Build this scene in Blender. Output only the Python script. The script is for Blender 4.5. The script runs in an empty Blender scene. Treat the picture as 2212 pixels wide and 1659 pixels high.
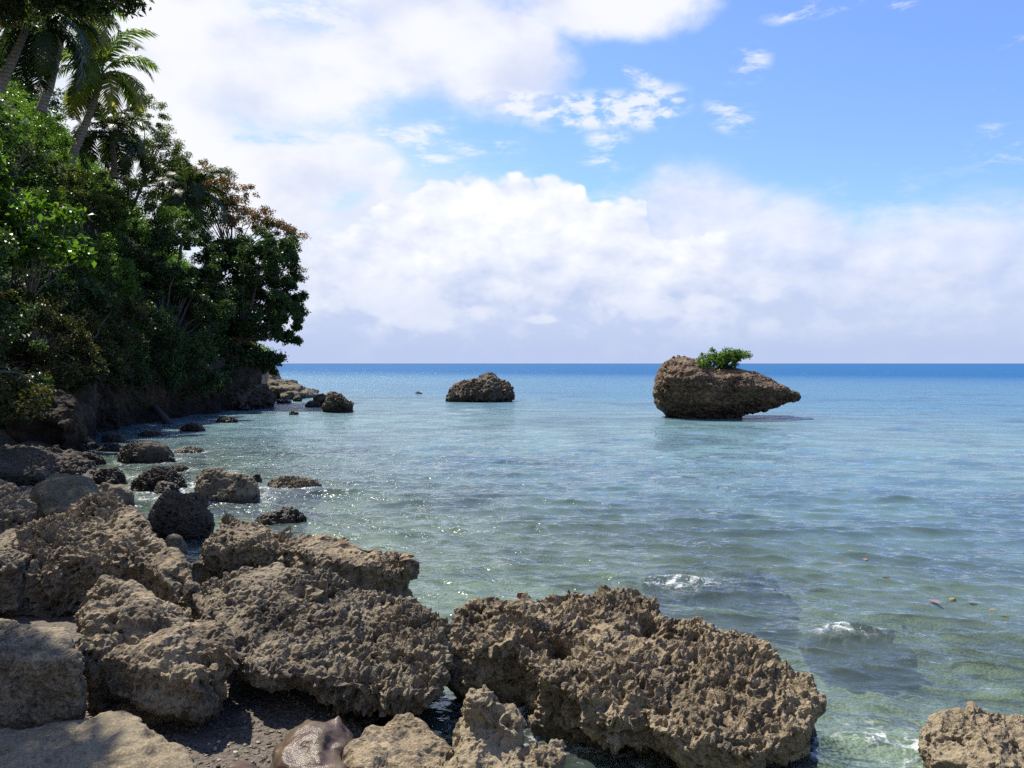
import bpy, bmesh, math, random
import numpy as np
from mathutils import Vector, Matrix, Euler
from mathutils.kdtree import KDTree

random.seed(7)
rng = np.random.default_rng(11)
sc = bpy.context.scene
COL = sc.collection
R = math.radians

# ------------------------------------------------------------------ camera
HC = 2.6                      # eye height above the water
FP, CX, HY = 1659.0, 1106.0, 785.0   # focal length, centre, horizon in layout units
cam_d = bpy.data.cameras.new('camera')
cam = bpy.data.objects.new('camera', cam_d); COL.objects.link(cam)
cam_d.sensor_width = 36.0
cam_d.lens = 27.0
cam_d.shift_y = -44.5 / 2212.0
cam_d.clip_start = 0.1
cam_d.clip_end = 90000.0
cam.location = (0, 0, HC)
cam.rotation_euler = (R(90), 0, 0)
sc.camera = cam

# ------------------------------------------------------------------ view
sc.view_settings.view_transform = 'Standard'
sc.view_settings.look = 'None'
sc.view_settings.gamma = 1.0
sc.view_settings.exposure = 1.0
cy = sc.cycles
cy.max_bounces = 6; cy.diffuse_bounces = 2; cy.glossy_bounces = 2
cy.transmission_bounces = 2; cy.transparent_max_bounces = 8
cy.caustics_reflective = False; cy.caustics_refractive = False
cy.use_denoising = False
cy.sample_clamp_indirect = 4.0; cy.sample_clamp_direct = 2.5

# ------------------------------------------------------------------ sun
SUN_EL, SUN_AZ = 58.0, -42.0          # azimuth from the view axis (+Y), negative = left
sd = Vector((math.sin(R(SUN_AZ)) * math.cos(R(SUN_EL)), math.cos(R(SUN_AZ)) * math.cos(R(SUN_EL)), math.sin(R(SUN_EL))))
sun_d = bpy.data.lights.new('sun', 'SUN')
sun_d.energy = 4.5; sun_d.angle = R(0.53); sun_d.color = (1.0, 0.93, 0.81)
sun = bpy.data.objects.new('sun', sun_d); COL.objects.link(sun)
sun.rotation_euler = sd.to_track_quat('Z', 'Y').to_euler()


# ------------------------------------------------------------------ node helper
class NT:
    def __init__(s, tree):
        s.t = tree; s.n = tree.nodes; s.l = tree.links

    def add(s, typ, **kw):
        n = s.n.new(typ)
        for k, v in kw.items(): setattr(n, k, v)
        return n

    def put(s, sock, v):
        if v is None: return
        if isinstance(v, bpy.types.NodeSocket): s.l.new(v, sock)
        elif isinstance(v, (tuple, list)) and sock.type == 'RGBA' and len(v) == 3: sock.default_value = (*v, 1)
        else: sock.default_value = v

    def m(s, op, a, b=None, c=None, clamp=False):
        n = s.add('ShaderNodeMath', operation=op, use_clamp=clamp)
        s.put(n.inputs[0], a); s.put(n.inputs[1], b); s.put(n.inputs[2], c)
        return n.outputs[0]

    def vm(s, op, a, b=None):
        n = s.add('ShaderNodeVectorMath', operation=op)
        s.put(n.inputs[0], a); s.put(n.inputs[1], b)
        return n.outputs[0]

    def smooth(s, x, a, b, lo=0.0, hi=1.0):
        n = s.add('ShaderNodeMapRange', interpolation_type='SMOOTHSTEP')
        s.put(n.inputs[0], x)
        for i, v in ((1, a), (2, b), (3, lo), (4, hi)): s.put(n.inputs[i], v)
        return n.outputs[0]

    def lin(s, x, a, b, lo=0.0, hi=1.0):
        n = s.add('ShaderNodeMapRange')
        s.put(n.inputs[0], x)
        for i, v in ((1, a), (2, b), (3, lo), (4, hi)): s.put(n.inputs[i], v)
        return n.outputs[0]

    def mix(s, f, a, b, blend='MIX'):
        n = s.add('ShaderNodeMix', data_type='RGBA', blend_type=blend, clamp_factor=True)
        s.put(n.inputs[0], f); s.put(n.inputs[6], a); s.put(n.inputs[7], b)
        return n.outputs[2]

    def noise(s, vec, scale, detail=4.0, rough=0.55, dist=0.0, col=False, lac=2.0):
        n = s.add('ShaderNodeTexNoise')
        s.put(n.inputs['Vector'], vec); n.inputs['Scale'].default_value = scale
        n.inputs['Detail'].default_value = detail; n.inputs['Roughness'].default_value = rough
        n.inputs['Distortion'].default_value = dist; n.inputs['Lacunarity'].default_value = lac
        return n.outputs[1 if col else 0]

    def voro(s, vec, scale, feature='F1', out=0):
        n = s.add('ShaderNodeTexVoronoi', feature=feature)
        s.put(n.inputs['Vector'], vec); n.inputs['Scale'].default_value = scale
        return n.outputs[out]

    def xyz(s, x, y, z):
        n = s.add('ShaderNodeCombineXYZ')
        s.put(n.inputs[0], x); s.put(n.inputs[1], y); s.put(n.inputs[2], z)
        return n.outputs[0]

    def ramp(s, f, stops):
        n = s.add('ShaderNodeValToRGB')
        s.put(n.inputs[0], f)
        e = n.color_ramp.elements
        while len(e) < len(stops): e.new(0.5)
        for i, (p, c) in enumerate(stops):
            e[i].position = p; e[i].color = (*c, 1)
        return n.outputs[0]

    def curve(s, x, pts):
        """piecewise-linear map of x through (x, y) pairs"""
        xs = [p[0] for p in pts]; ys = [p[1] for p in pts]
        x0, x1, y0, y1 = min(xs), max(xs), min(ys), max(ys)
        n = s.add('ShaderNodeFloatCurve')
        cm = n.mapping; c = cm.curves[0]
        norm = [((a - x0) / (x1 - x0), (b - y0) / (y1 - y0)) for a, b in pts]
        c.points[0].location = norm[0]; c.points[1].location = norm[-1]
        for p in norm[1:-1]: c.points.new(*p)
        cm.update()
        n.inputs[0].default_value = 1.0
        s.put(n.inputs[1], s.lin(x, x0, x1))
        return s.m('MULTIPLY_ADD', n.outputs[0], y1 - y0, y0)


# ------------------------------------------------------------------ world: Nishita sky with clouds
def sky_az(px): return math.atan((px - CX) / FP)
def sky_el(px, py): return math.atan((HY - py) / FP * math.cos(sky_az(px)))


def build_world():
    w = bpy.data.worlds.new('World'); sc.world = w; w.use_nodes = True
    t = NT(w.node_tree); t.n.clear()
    geo = t.add('ShaderNodeNewGeometry')
    d = t.vm('SCALE', geo.outputs['Incoming']); d.node.inputs['Scale'].default_value = -1.0
    sep = t.add('ShaderNodeSeparateXYZ'); t.l.new(d, sep.inputs[0])
    X, Y, Z = sep.outputs
    az = t.m('ARCTAN2', X, Y); el = t.m('ARCSINE', Z)
    sky = t.add('ShaderNodeTexSky', sky_type='NISHITA', sun_disc=False, sun_elevation=R(SUN_EL), sun_rotation=R(SUN_AZ),
                altitude=0.0, air_density=1.0, dust_density=0.6, ozone_density=1.6)
    base = t.vm('MULTIPLY', sky.outputs[0], (1.30, 1.56, 2.26))
    S = 10.0                                              # 1 / strength
    # fractal fields in direction space
    pv = t.xyz(az, t.m('MULTIPLY', el, 1.5), 0.0)
    warp = t.noise(pv, 7.0, 3, col=True)
    pw = t.vm('ADD', pv, t.vm('SCALE', t.vm('SUBTRACT', warp, (0.5, 0.5, 0.5)))); pw.node.inputs[0].links[0]
    for l in list(pw.node.inputs[1].links):
        l.from_node.inputs['Scale'].default_value = 0.045
    nA = t.noise(pw, 6.5, 9, 0.56)                        # puffy
    sunoff = (-0.016, 0.026, 0.0)
    nA2 = t.noise(t.vm('ADD', pw, sunoff), 6.5, 8, 0.56)
    nL = t.noise(t.vm('ADD', pv, (3.1, 1.7, 0)), 4.0, 5, 0.5)          # broad
    pw2 = t.vm('MULTIPLY', pw, (1.0, 2.1, 1.0))
    nW = t.noise(t.vm('ADD', pw2, (7.7, 2.2, 0)), 13.0, 10, 0.66)        # wispy streaks
    bil = t.voro(pw, 26.0); bil2 = t.voro(pw, 60.0)                     # cauliflower heads
    puff = t.m('ADD', t.m('MULTIPLY', t.m('SUBTRACT', 0.42, bil), 0.020), t.m('MULTIPLY', t.m('SUBTRACT', 0.42, bil2), 0.012))
    nAc = t.m('SUBTRACT', nA, 0.5); nWc = t.m('SUBTRACT', nW, 0.5); nLc = t.m('SUBTRACT', nL, 0.5)

    def crest(pts): return t.curve(az, [(sky_az(a), sky_el(a, b)) for a, b in pts])

    def blob(px, py, rx, ry, rot=0.0):
        a0, e0 = sky_az(px), sky_el(px, py)
        sa = rx / FP * math.cos(a0) ** 2; se = ry / FP
        u = t.m('SUBTRACT', az, a0); v = t.m('SUBTRACT', el, e0)
        if rot:
            c, s_ = math.cos(R(rot)), math.sin(R(rot))
            u2 = t.m('ADD', t.m('MULTIPLY', u, c), t.m('MULTIPLY', v, s_))
            v = t.m('SUBTRACT', t.m('MULTIPLY', v, c), t.m('MULTIPLY', u, s_)); u = u2
        u = t.m('DIVIDE', u, sa); v = t.m('DIVIDE', v, se)
        r = t.m('ADD', t.m('MULTIPLY', u, u), t.m('MULTIPLY', v, v))
        return t.m('SUBTRACT', 1.0, t.m('SQRT', r))       # 1 centre, 0 at the rim, negative outside

    # 1. veil over the left part and low sky
    veil_top = t.curve(az, [(-3.2, 0.9), (sky_az(-300), 0.75), (sky_az(420), 0.46), (sky_az(1000), 0.26), (sky_az(1300), 0.17),
                            (sky_az(1700), 0.13), (sky_az(2212), 0.13), (3.2, 0.3)])
    veil = t.smooth(t.m('ADD', t.m('SUBTRACT', veil_top, el), t.m('ADD', t.m('MULTIPLY', nWc, 0.50), t.m('MULTIPLY', nLc, 0.22))), -0.10, 0.16)
    # 2. upper soft cloud
    up = None
    for b in ((560, 95, 420, 190), (900, 70, 380, 150), (1060, 120, 230, 150), (1300, -10, 260, 110), (330, 330, 260, 230), (330, -140, 900, 300), (640, 390, 290, 120), (760, 360, 130, 80)):
        q = blob(*b)
        up = q if up is None else t.m('MAXIMUM', up, q)
    upm = t.smooth(t.m('ADD', up, t.m('MULTIPLY', nAc, 1.3)), -0.02, 0.42)
    # 3. cumulus bank, crisp crest
    cumt = crest([(-1500, 500), (420, 560), (640, 500), (790, 450), (860, 405), (890, 390), (960, 372), (1080, 366), (1240, 374), (1290, 425), (1345, 425), (1385, 425), (1412, 484),
                  (1520, 492), (1620, 520), (2212, 560), (3500, 600)])
    cdep = t.m('SUBTRACT', cumt, el)
    cum = t.smooth(t.m('ADD', cdep, t.m('ADD', puff, t.m('MULTIPLY', nAc, 0.06))), 0.0, 0.011)
    # 4. right soft bank
    rbt = crest([(-1500, 640), (1150, 600), (1300, 450), (1400, 375), (1470, 335), (1560, 335), (1650, 370), (1760, 402), (1900, 416), (2212, 398), (3500, 420)])
    rdep = t.m('SUBTRACT', rbt, el)
    rb = t.smooth(t.m('ADD', rdep, t.m('ADD', t.m('MULTIPLY', puff, 0.3), t.m('MULTIPLY', nAc, 0.12))), -0.006, 0.055)
    # 5. small wisps
    ws = None
    for b in ((1615, 140, 50, 34, 20), (1580, 250, 60, 34, -25), (1770, 14, 120, 18, 6), (2180, 305, 90, 38, 0),
              (1310, 310, 45, 60, -20), (900, 300, 210, 34, 6), (930, 352, 80, 24, 0), (1050, 320, 70, 26, 0), (1945, 12, 40, 12, 0), (2200, 95, 40, 14, 10), (1390, 175, 60, 20, -30)):
        q = blob(*b)
        ws = q if ws is None else t.m('MAXIMUM', ws, q)
    wsm = t.m('MULTIPLY', t.smooth(ws, -0.35, 0.55), t.smooth(nW, 0.46, 0.66))
    nS = t.noise(t.vm('MULTIPLY', pw, (1.0, 1.5, 1.0)), 24.0, 7, 0.62)
    stk = None
    for b in ((1190, 232, 210, 30, -7), (1290, 240, 180, 40, 0), (1400, 232, 90, 44, 8)):
        q = blob(*b)
        stk = q if stk is None else t.m('MAXIMUM', stk, q)
    stm = t.m('MULTIPLY', t.smooth(stk, -0.25, 0.45), t.smooth(nS, 0.40, 0.58))
    wsm = t.m('MAXIMUM', wsm, stm)
    # 6. blue gaps cut in the veil
    gp = None
    for b in ((650, 28, 130, 36, 0), (1020, 270, 330, 50, 4), (740, 425, 60, 30, 20), (1000, 335, 220, 50, 0), (620, 300, 150, 14, 4)):
        q = blob(*b)
        gp = q if gp is None else t.m('MAXIMUM', gp, q)
    gap = t.m('MULTIPLY', t.smooth(gp, -0.5, 0.45), t.smooth(nW, 0.38, 0.58))

    # shading
    relief = t.m('SUBTRACT', nA, nA2)
    lit = t.m('ADD', t.m('MULTIPLY_ADD', relief, 2.9, 0.5), t.m('MULTIPLY', puff, 3.0))
    low = t.smooth(el, 0.03, 0.20)                       # bases of the banks are lavender grey
    lav = (0.57 * S, 0.66 * S, 0.90 * S)
    white = (1.03 * S, 1.04 * S, 1.07 * S)
    soft = t.mix(t.smooth(t.m('ADD', nL, t.m('MULTIPLY', nAc, 0.6)), 0.30, 0.60), (0.70 * S, 0.76 * S, 0.94 * S), (0.97 * S, 0.98 * S, 1.03 * S))
    cumc = t.mix(t.m('ADD', t.m('MULTIPLY', low, 0.80), t.m('MULTIPLY', t.m('SUBTRACT', lit, 0.44), 1.05), clamp=True), lav, white)
    rbc = t.mix(t.m('ADD', t.smooth(el, 0.03, 0.19, 0.06, 0.80), t.m('MULTIPLY', t.m('SUBTRACT', lit, 0.47), 0.95), clamp=True),
                (0.55 * S, 0.64 * S, 0.88 * S), (0.88 * S, 0.90 * S, 1.01 * S))
    c = t.mix(t.m('MULTIPLY', veil, t.m('SUBTRACT', 1.0, t.m('MULTIPLY', gap, 0.8))), base, (0.80 * S, 0.88 * S, 1.02 * S))
    c = t.mix(t.m('MULTIPLY', t.m('MULTIPLY', upm, 0.96), t.m('SUBTRACT', 1.0, t.m('MULTIPLY', gap, 0.5))), c, soft)
    c = t.mix(t.m('MULTIPLY', wsm, 0.85), c, (0.94 * S, 0.96 * S, 1.02 * S))
    c = t.mix(t.m('MULTIPLY', rb, 0.86), c, rbc)
    c = t.mix(t.m('MULTIPLY', cum, t.smooth(az, sky_az(1430), sky_az(1800), 0.97, 0.15)), c, cumc)
    # low distant bright puffs
    lp = None
    for b in ((900, 655, 190, 52, -8), (1040, 672, 70, 30, 0), (1165, 690, 60, 16, 0), (1500, 655, 240, 34, 8), (850, 640, 120, 50, -10)):
        q = blob(*b)
        lp = q if lp is None else t.m('MAXIMUM', lp, q)
    lpm = t.smooth(t.m('ADD', lp, t.m('ADD', t.m('MULTIPLY', puff, 6.0), t.m('MULTIPLY', nAc, 4.0))), 0.10, 0.62)
    c = t.mix(t.m('MULTIPLY', lpm, 0.6), c, (0.84 * S, 0.88 * S, 1.0 * S))
    # horizon band
    hz = t.smooth(el, 0.055, 0.01)
    c = t.mix(t.m('MULTIPLY', hz, 0.85), c, (0.50 * S, 0.60 * S, 0.86 * S))
    bg = t.add('ShaderNodeBackground'); bg.inputs['Strength'].default_value = 0.05
    t.l.new(c, bg.inputs['Color'])
    out = t.add('ShaderNodeOutputWorld'); t.l.new(bg.outputs[0], out.inputs[0])
    w.cycles.sampling_method = 'MANUAL'; w.cycles.sample_map_resolution = 512


build_world()


# ------------------------------------------------------------------ numpy noise
_perm = rng.permutation(256).astype(np.int32)
_grad = rng.normal(size=(256, 3)).astype(np.float32); _grad /= np.linalg.norm(_grad, axis=1)[:, None]
_jit = rng.random((256, 3)).astype(np.float32)


def _h(i, j, k): return _perm[(_perm[(_perm[i & 255] + j) & 255] + k) & 255]


def perlin(p):
    p = np.asarray(p, np.float32)
    i = np.floor(p).astype(np.int32); f = p - i
    u = f * f * f * (f * (f * 6 - 15) + 10)
    res = 0
    for dx in (0, 1):
        wx = u[:, 0] if dx else 1 - u[:, 0]
        for dy in (0, 1):
            wy = u[:, 1] if dy else 1 - u[:, 1]
            for dz in (0, 1):
                wz = u[:, 2] if dz else 1 - u[:, 2]
                g = _grad[_h(i[:, 0] + dx, i[:, 1] + dy, i[:, 2] + dz)]
                q = f - np.array((dx, dy, dz), np.float32)
                res = res + wx * wy * wz * np.einsum('ij,ij->i', g, q)
    return res * 1.5


def fbm(p, octv=4, gain=0.5, lac=2.03):
    a = 1.0; s = 0
    for o in range(octv):
        s = s + a * perlin(p + o * 17.3); p = p * lac; a *= gain
    return s


def worley(p):
    p = np.asarray(p, np.float32)
    b = np.floor(p - 0.5).astype(np.int32)
    F = np.full(len(p), 9.0, np.float32)
    for dx in (0, 1):
        for dy in (0, 1):
            for dz in (0, 1):
                c = b + np.array((dx, dy, dz), np.int32)
                q = c + 0.15 + 0.7 * _jit[_h(c[:, 0], c[:, 1], c[:, 2])]
                F = np.minimum(F, ((p - q) ** 2).sum(1))
    return np.sqrt(F)


# ------------------------------------------------------------------ object helpers
def tag(o, label=None, cat=None, group=None, kind=None):
    if label: o['label'] = label
    if cat: o['category'] = cat
    if group: o['group'] = group
    if kind: o['kind'] = kind
    return o


def mesh_np(name, V, F, smooth=True):
    """V (n,3), F (m,k) -> mesh"""
    me = bpy.data.meshes.new(name)
    V = np.asarray(V, np.float32); F = np.asarray(F, np.int32)
    k = F.shape[1]
    me.vertices.add(len(V)); me.vertices.foreach_set('co', V.ravel())
    me.loops.add(F.size); me.loops.foreach_set('vertex_index', F.ravel())
    me.polygons.add(len(F))
    me.polygons.foreach_set('loop_start', np.arange(0, F.size, k, dtype=np.int32))
    me.polygons.foreach_set('loop_total', np.full(len(F), k, np.int32))
    me.polygons.foreach_set('use_smooth', np.full(len(F), smooth, bool))
    me.update(calc_edges=True)
    return me


def obj(name, me, mat=None, parent=None, loc=None):
    o = bpy.data.objects.new(name, me); COL.objects.link(o)
    if mat: me.materials.append(mat)
    if parent: o.parent = parent
    if loc is not None: o.location = loc
    return o


def empty(name, loc):
    o = bpy.data.objects.new(name, None); COL.objects.link(o)
    o.location = loc; o.empty_display_size = 0.3
    return o


def P(px, py, d): return np.array(((px - CX) / FP * d, d, HC - (py - HY) / FP * d))


# ------------------------------------------------------------------ materials
def new_mat(name):
    m = bpy.data.materials.new(name); m.use_nodes = True
    t = NT(m.node_tree); t.n.clear()
    out = t.add('ShaderNodeOutputMaterial')
    return m, t, out


def pos(t): return t.add('ShaderNodeNewGeometry').outputs['Position']


def mat_rock(name, cols, wet=0.12, scale=1.0, rust=0.25, black=0.5, bump=1.0, rough=0.9, wetrough=0.3, fine=70.0):
    """cols: dark crust, mid, pale; wet: height of the wet dark band above the water"""
    m, t, out = new_mat(name)
    p = pos(t)
    n1 = t.noise(p, 2.2 * scale, 6, 0.6)
    n2 = t.noise(p, 14 * scale, 5, 0.65)
    n3 = t.noise(p, fine, 3, 0.6)
    cols = [tuple(v * k_ for v, k_ in zip(c_, (0.47, 0.455, 0.395))) for c_ in cols]
    n4 = t.noise(p, 38.0 * scale, 4, 0.7)
    mixf = t.m('ADD', t.m('ADD', t.m('MULTIPLY', n1, 0.36), t.m('MULTIPLY', n2, 0.32)), t.m('MULTIPLY', n4, 0.32))
    c = t.ramp(t.smooth(mixf, 0.41, 0.59), [(0.0, cols[0]), (0.45, cols[1]), (1.0, cols[2])])
    c = t.mix(t.smooth(t.noise(p, 6.5 * scale, 7, 0.7), 0.53, 0.62, 0, black), c, (0.045, 0.041, 0.036))     # black lichen crust
    c = t.mix(t.smooth(t.noise(t.vm('ADD', p, (9, 4, 2)), 3.6 * scale, 6, 0.65), 0.58, 0.74, 0, rust), c, (0.25, 0.12, 0.05))
    c = t.mix(t.smooth(n3, 0.42, 0.75, 0, 0.40), c, (0.42, 0.34, 0.235))
    sep = t.add('ShaderNodeSeparateXYZ'); t.l.new(p, sep.inputs[0])
    zz = t.m('ADD', sep.outputs[2], t.m('MULTIPLY', t.m('SUBTRACT', n2, 0.5), -0.25))
    wetf = t.smooth(zz, wet - max(0.02, 0.7 * abs(wet)), wet + 0.02, 1.0, 0.0)
    c = t.mix(wetf, c, t.mix(1.0, c, (0.30, 0.28, 0.24), 'MULTIPLY'))
    b = t.add('ShaderNodeBsdfPrincipled')
    t.l.new(c, b.inputs['Base Color'])
    t.put(b.inputs['Roughness'], t.lin(wetf, 0, 1, rough, wetrough))
    b.inputs['Specular IOR Level'].default_value = 0.35
    bp = t.add('ShaderNodeBump'); bp.inputs['Strength'].default_value = 1.0 * bump; bp.inputs['Distance'].default_value = 0.022 / scale
    t.put(bp.inputs['Height'], t.m('ADD', t.m('ADD', n2, t.m('MULTIPLY', n4, 0.7)), t.m('MULTIPLY', n3, 0.5)))
    t.l.new(bp.outputs[0], b.inputs['Normal'])
    t.l.new(b.outputs[0], out.inputs[0])
    return m


M = {}
M['karst'] = mat_rock('karst_limestone', [(0.15, 0.115, 0.077), (0.34, 0.27, 0.185), (0.58, 0.48, 0.345)], black=0.75)
M['karst_grey'] = mat_rock('grey_karst_limestone', [(0.12, 0.10, 0.075), (0.27, 0.225, 0.165), (0.48, 0.41, 0.31)], black=0.75)
M['karst_dark'] = mat_rock('dark_wet_limestone', [(0.035, 0.03, 0.026), (0.075, 0.063, 0.05), (0.15, 0.125, 0.10)], wet=0.4, wetrough=0.5)
M['karst_pale'] = mat_rock('pale_limestone', [(0.22, 0.175, 0.12), (0.40, 0.33, 0.235), (0.52, 0.44, 0.325)], black=0.15)
M['sand_rock'] = mat_rock('sandy_stone', [(0.17, 0.14, 0.095), (0.27, 0.23, 0.16), (0.37, 0.32, 0.235)], black=0.12, rust=0.08, bump=0.35, wet=-1)
M['stack'] = mat_rock('sea_stack_limestone', [(0.065, 0.038, 0.025), (0.17, 0.098, 0.06), (0.32, 0.215, 0.142)], wet=0.9, scale=0.42, rust=0.85, fine=9.0)
M['islet'] = mat_rock('islet_limestone', [(0.05, 0.038, 0.029), (0.12, 0.093, 0.07), (0.25, 0.20, 0.152)], wet=0.5, scale=0.5, fine=10.0)
M['ledge'] = mat_rock('ledge_stone', [(0.10, 0.085, 0.06), (0.18, 0.155, 0.11), (0.28, 0.24, 0.175)], wet=0.4, scale=0.4, fine=9.0)
M['bank_rock'] = mat_rock('bank_stone', [(0.02, 0.017, 0.014), (0.05, 0.04, 0.03), (0.10, 0.08, 0.06)], wet=0.6, scale=0.4, fine=9.0)
M['drowned'] = mat_rock('drowned_stone', [(0.12, 0.10, 0.06), (0.22, 0.18, 0.11), (0.34, 0.28, 0.18)], wet=-5, black=0.3)
M['mossy'] = mat_rock('mossy_stone', [(0.06, 0.055, 0.035), (0.13, 0.115, 0.06), (0.20, 0.17, 0.10)], wet=0.1, black=0.4, bump=0.5)


def mat_wet_red():
    m, t, out = new_mat('wet_red_stone')
    p = pos(t)
    c = t.ramp(t.noise(p, 9, 6, 0.6), [(0.3, (0.035, 0.022, 0.017)), (0.5, (0.085, 0.055, 0.042)), (0.62, (0.10, 0.085, 0.045)), (0.78, (0.18, 0.135, 0.11))])
    b = t.add('ShaderNodeBsdfPrincipled'); t.l.new(c, b.inputs['Base Color'])
    b.inputs['Roughness'].default_value = 0.27; b.inputs['Specular IOR Level'].default_value = 0.25; b.inputs['Coat Weight'].default_value = 0.0
    bp = t.add('ShaderNodeBump'); bp.inputs['Strength'].default_value = 0.4; bp.inputs['Distance'].default_value = 0.02
    t.put(bp.inputs['Height'], t.noise(p, 26, 6, 0.7)); t.l.new(bp.outputs[0], b.inputs['Normal']); t.l.new(bp.outputs[0], b.inputs['Coat Normal'])
    t.l.new(b.outputs[0], out.inputs[0]); return m


M['wet_red'] = mat_wet_red()


def mat_leaf(name, stops, trans=0.35, rough=0.40, tcol=1.9, spec=0.3):
    m, t, out = new_mat(name)
    g = t.add('ShaderNodeNewGeometry')
    big = t.noise(g.outputs['Position'], 0.55, 3, 0.5)
    f = t.m('ADD', t.m('MULTIPLY', g.outputs['Random Per Island'], 0.68), t.m('MULTIPLY', t.smooth(big, 0.3, 0.7), 0.32))
    k_ = 1.15 if 'dark' in name else 1.5 if 'palm' in name else (0.8 if 'brown' in name else (0.75 if 'bright' in name else 1.05))
    c = t.ramp(f, [(a_, tuple(min(1, v * k_ * w_) for v, w_ in zip(c_, (1.08, 1.0, 0.85)))) for a_, c_ in stops])
    b = t.add('ShaderNodeBsdfPrincipled'); t.l.new(c, b.inputs['Base Color'])
    b.inputs['Roughness'].default_value = rough; b.inputs['Specular IOR Level'].default_value = spec
    tr = t.add('ShaderNodeBsdfTranslucent')
    t.l.new(t.mix(1.0, c, (tcol * 1.15, tcol * 1.2, tcol * 0.5), 'MULTIPLY'), tr.inputs['Color'])
    mx = t.add('ShaderNodeMixShader'); mx.inputs[0].default_value = trans
    t.l.new(b.outputs[0], mx.inputs[1]); t.l.new(tr.outputs[0], mx.inputs[2])
    t.l.new(mx.outputs[0], out.inputs[0])
    return m


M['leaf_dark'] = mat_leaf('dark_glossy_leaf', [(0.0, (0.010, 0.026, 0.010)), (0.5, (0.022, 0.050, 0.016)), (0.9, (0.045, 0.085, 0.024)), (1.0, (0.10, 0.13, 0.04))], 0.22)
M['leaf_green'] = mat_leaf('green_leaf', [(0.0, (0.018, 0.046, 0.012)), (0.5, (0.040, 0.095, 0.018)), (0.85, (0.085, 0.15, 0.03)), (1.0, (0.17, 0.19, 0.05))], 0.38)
M['leaf_bright'] = mat_leaf('bright_leaf', [(0.0, (0.03, 0.075, 0.014)), (0.5, (0.06, 0.14, 0.022)), (1.0, (0.13, 0.21, 0.04))], 0.42)
M['leaf_olive'] = mat_leaf('olive_leaf', [(0.0, (0.022, 0.040, 0.012)), (0.5, (0.050, 0.080, 0.020)), (0.85, (0.10, 0.125, 0.03)), (1.0, (0.16, 0.12, 0.05))], 0.38)
M['leaf_red'] = mat_leaf('reddening_leaf', [(0.0, (0.03, 0.04, 0.016)), (0.4, (0.06, 0.055, 0.022)), (0.62, (0.10, 0.045, 0.025)), (1.0, (0.20, 0.07, 0.04))], 0.35)
M['leaf_brown'] = mat_leaf('dry_brown_leaf', [(0.0, (0.018, 0.026, 0.010)), (0.5, (0.038, 0.052, 0.016)), (0.85, (0.065, 0.060, 0.02)), (1.0, (0.17, 0.10, 0.045))], 0.3, 0.5)
M['leaf_over'] = mat_leaf('shaded_almond_leaf', [(0.0, (0.012, 0.022, 0.009)), (0.7, (0.03, 0.05, 0.016)), (0.84, (0.07, 0.09, 0.02)), (0.93, (0.16, 0.03, 0.015)), (1.0, (0.24, 0.06, 0.03))], 0.3)
M['frond'] = mat_leaf('palm_leaflet', [(0.0, (0.028, 0.055, 0.018)), (0.6, (0.055, 0.095, 0.026)), (1.0, (0.10, 0.13, 0.04))], 0.35, 0.45, spec=0.15)
M['frond_old'] = mat_leaf('yellowing_palm_leaflet', [(0.0, (0.05, 0.08, 0.02)), (0.6, (0.10, 0.115, 0.025)), (1.0, (0.18, 0.14, 0.04))], 0.45, 0.45)
M['frond_dark'] = mat_leaf('dark_palm_leaflet', [(0.0, (0.012, 0.026, 0.013)), (0.6, (0.026, 0.045, 0.02)), (1.0, (0.05, 0.07, 0.03))], 0.2, 0.45, spec=0.15)


def mat_bark(name, c0, c1, rings=False):
    m, t, out = new_mat(name)
    p = pos(t)
    n = t.noise(t.vm('MULTIPLY', p, (6, 6, 2)), 2.0, 6, 0.65)
    h = n
    c = t.ramp(n, [(0.3, c0), (0.7, c1)])
    if rings:
        sep = t.add('ShaderNodeSeparateXYZ'); t.l.new(p, sep.inputs[0])
        rg = t.m('PINGPONG', t.m('ADD', sep.outputs[2], t.m('MULTIPLY', n, 0.06)), 0.09)
        ringf = t.smooth(rg, 0.0, 0.03, 1, 0)
        c = t.mix(t.m('MULTIPLY', ringf, 0.6), c, c0); h = t.m('SUBTRACT', n, ringf)
    b = t.add('ShaderNodeBsdfPrincipled'); t.l.new(c, b.inputs['Base Color']); b.inputs['Roughness'].default_value = 0.9
    bp = t.add('ShaderNodeBump'); bp.inputs['Distance'].default_value = 0.03; t.put(bp.inputs['Height'], h); t.l.new(bp.outputs[0], b.inputs['Normal'])
    t.l.new(b.outputs[0], out.inputs[0]); return m


M['palm_bark'] = mat_bark('palm_bark', (0.13, 0.11, 0.09), (0.30, 0.26, 0.215), True)
M['bark'] = mat_bark('tree_bark', (0.06, 0.05, 0.04), (0.17, 0.14, 0.11))
M['log_pale'] = mat_bark('pale_log', (0.12, 0.10, 0.055), (0.26, 0.22, 0.13))
M['log_dark'] = mat_bark('dark_log', (0.02, 0.017, 0.014), (0.06, 0.05, 0.04))


# ------------------------------------------------------------------ shoreline and ground
_sy = np.array([-60, 0, 5, 8, 11, 15.7, 20, 26, 31, 38, 46, 60, 70, 85, 120, 300, 20000])
_sx = np.array([4.0, 1.0, -0.55, -2.9, -5.0, -8.0, -11.2, -15.0, -16.6, -16.6, -15.2, -18.5, -20.5, -30, -60, -200, -20000.0])


def shore(y): return np.interp(y, _sy, _sx)


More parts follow.
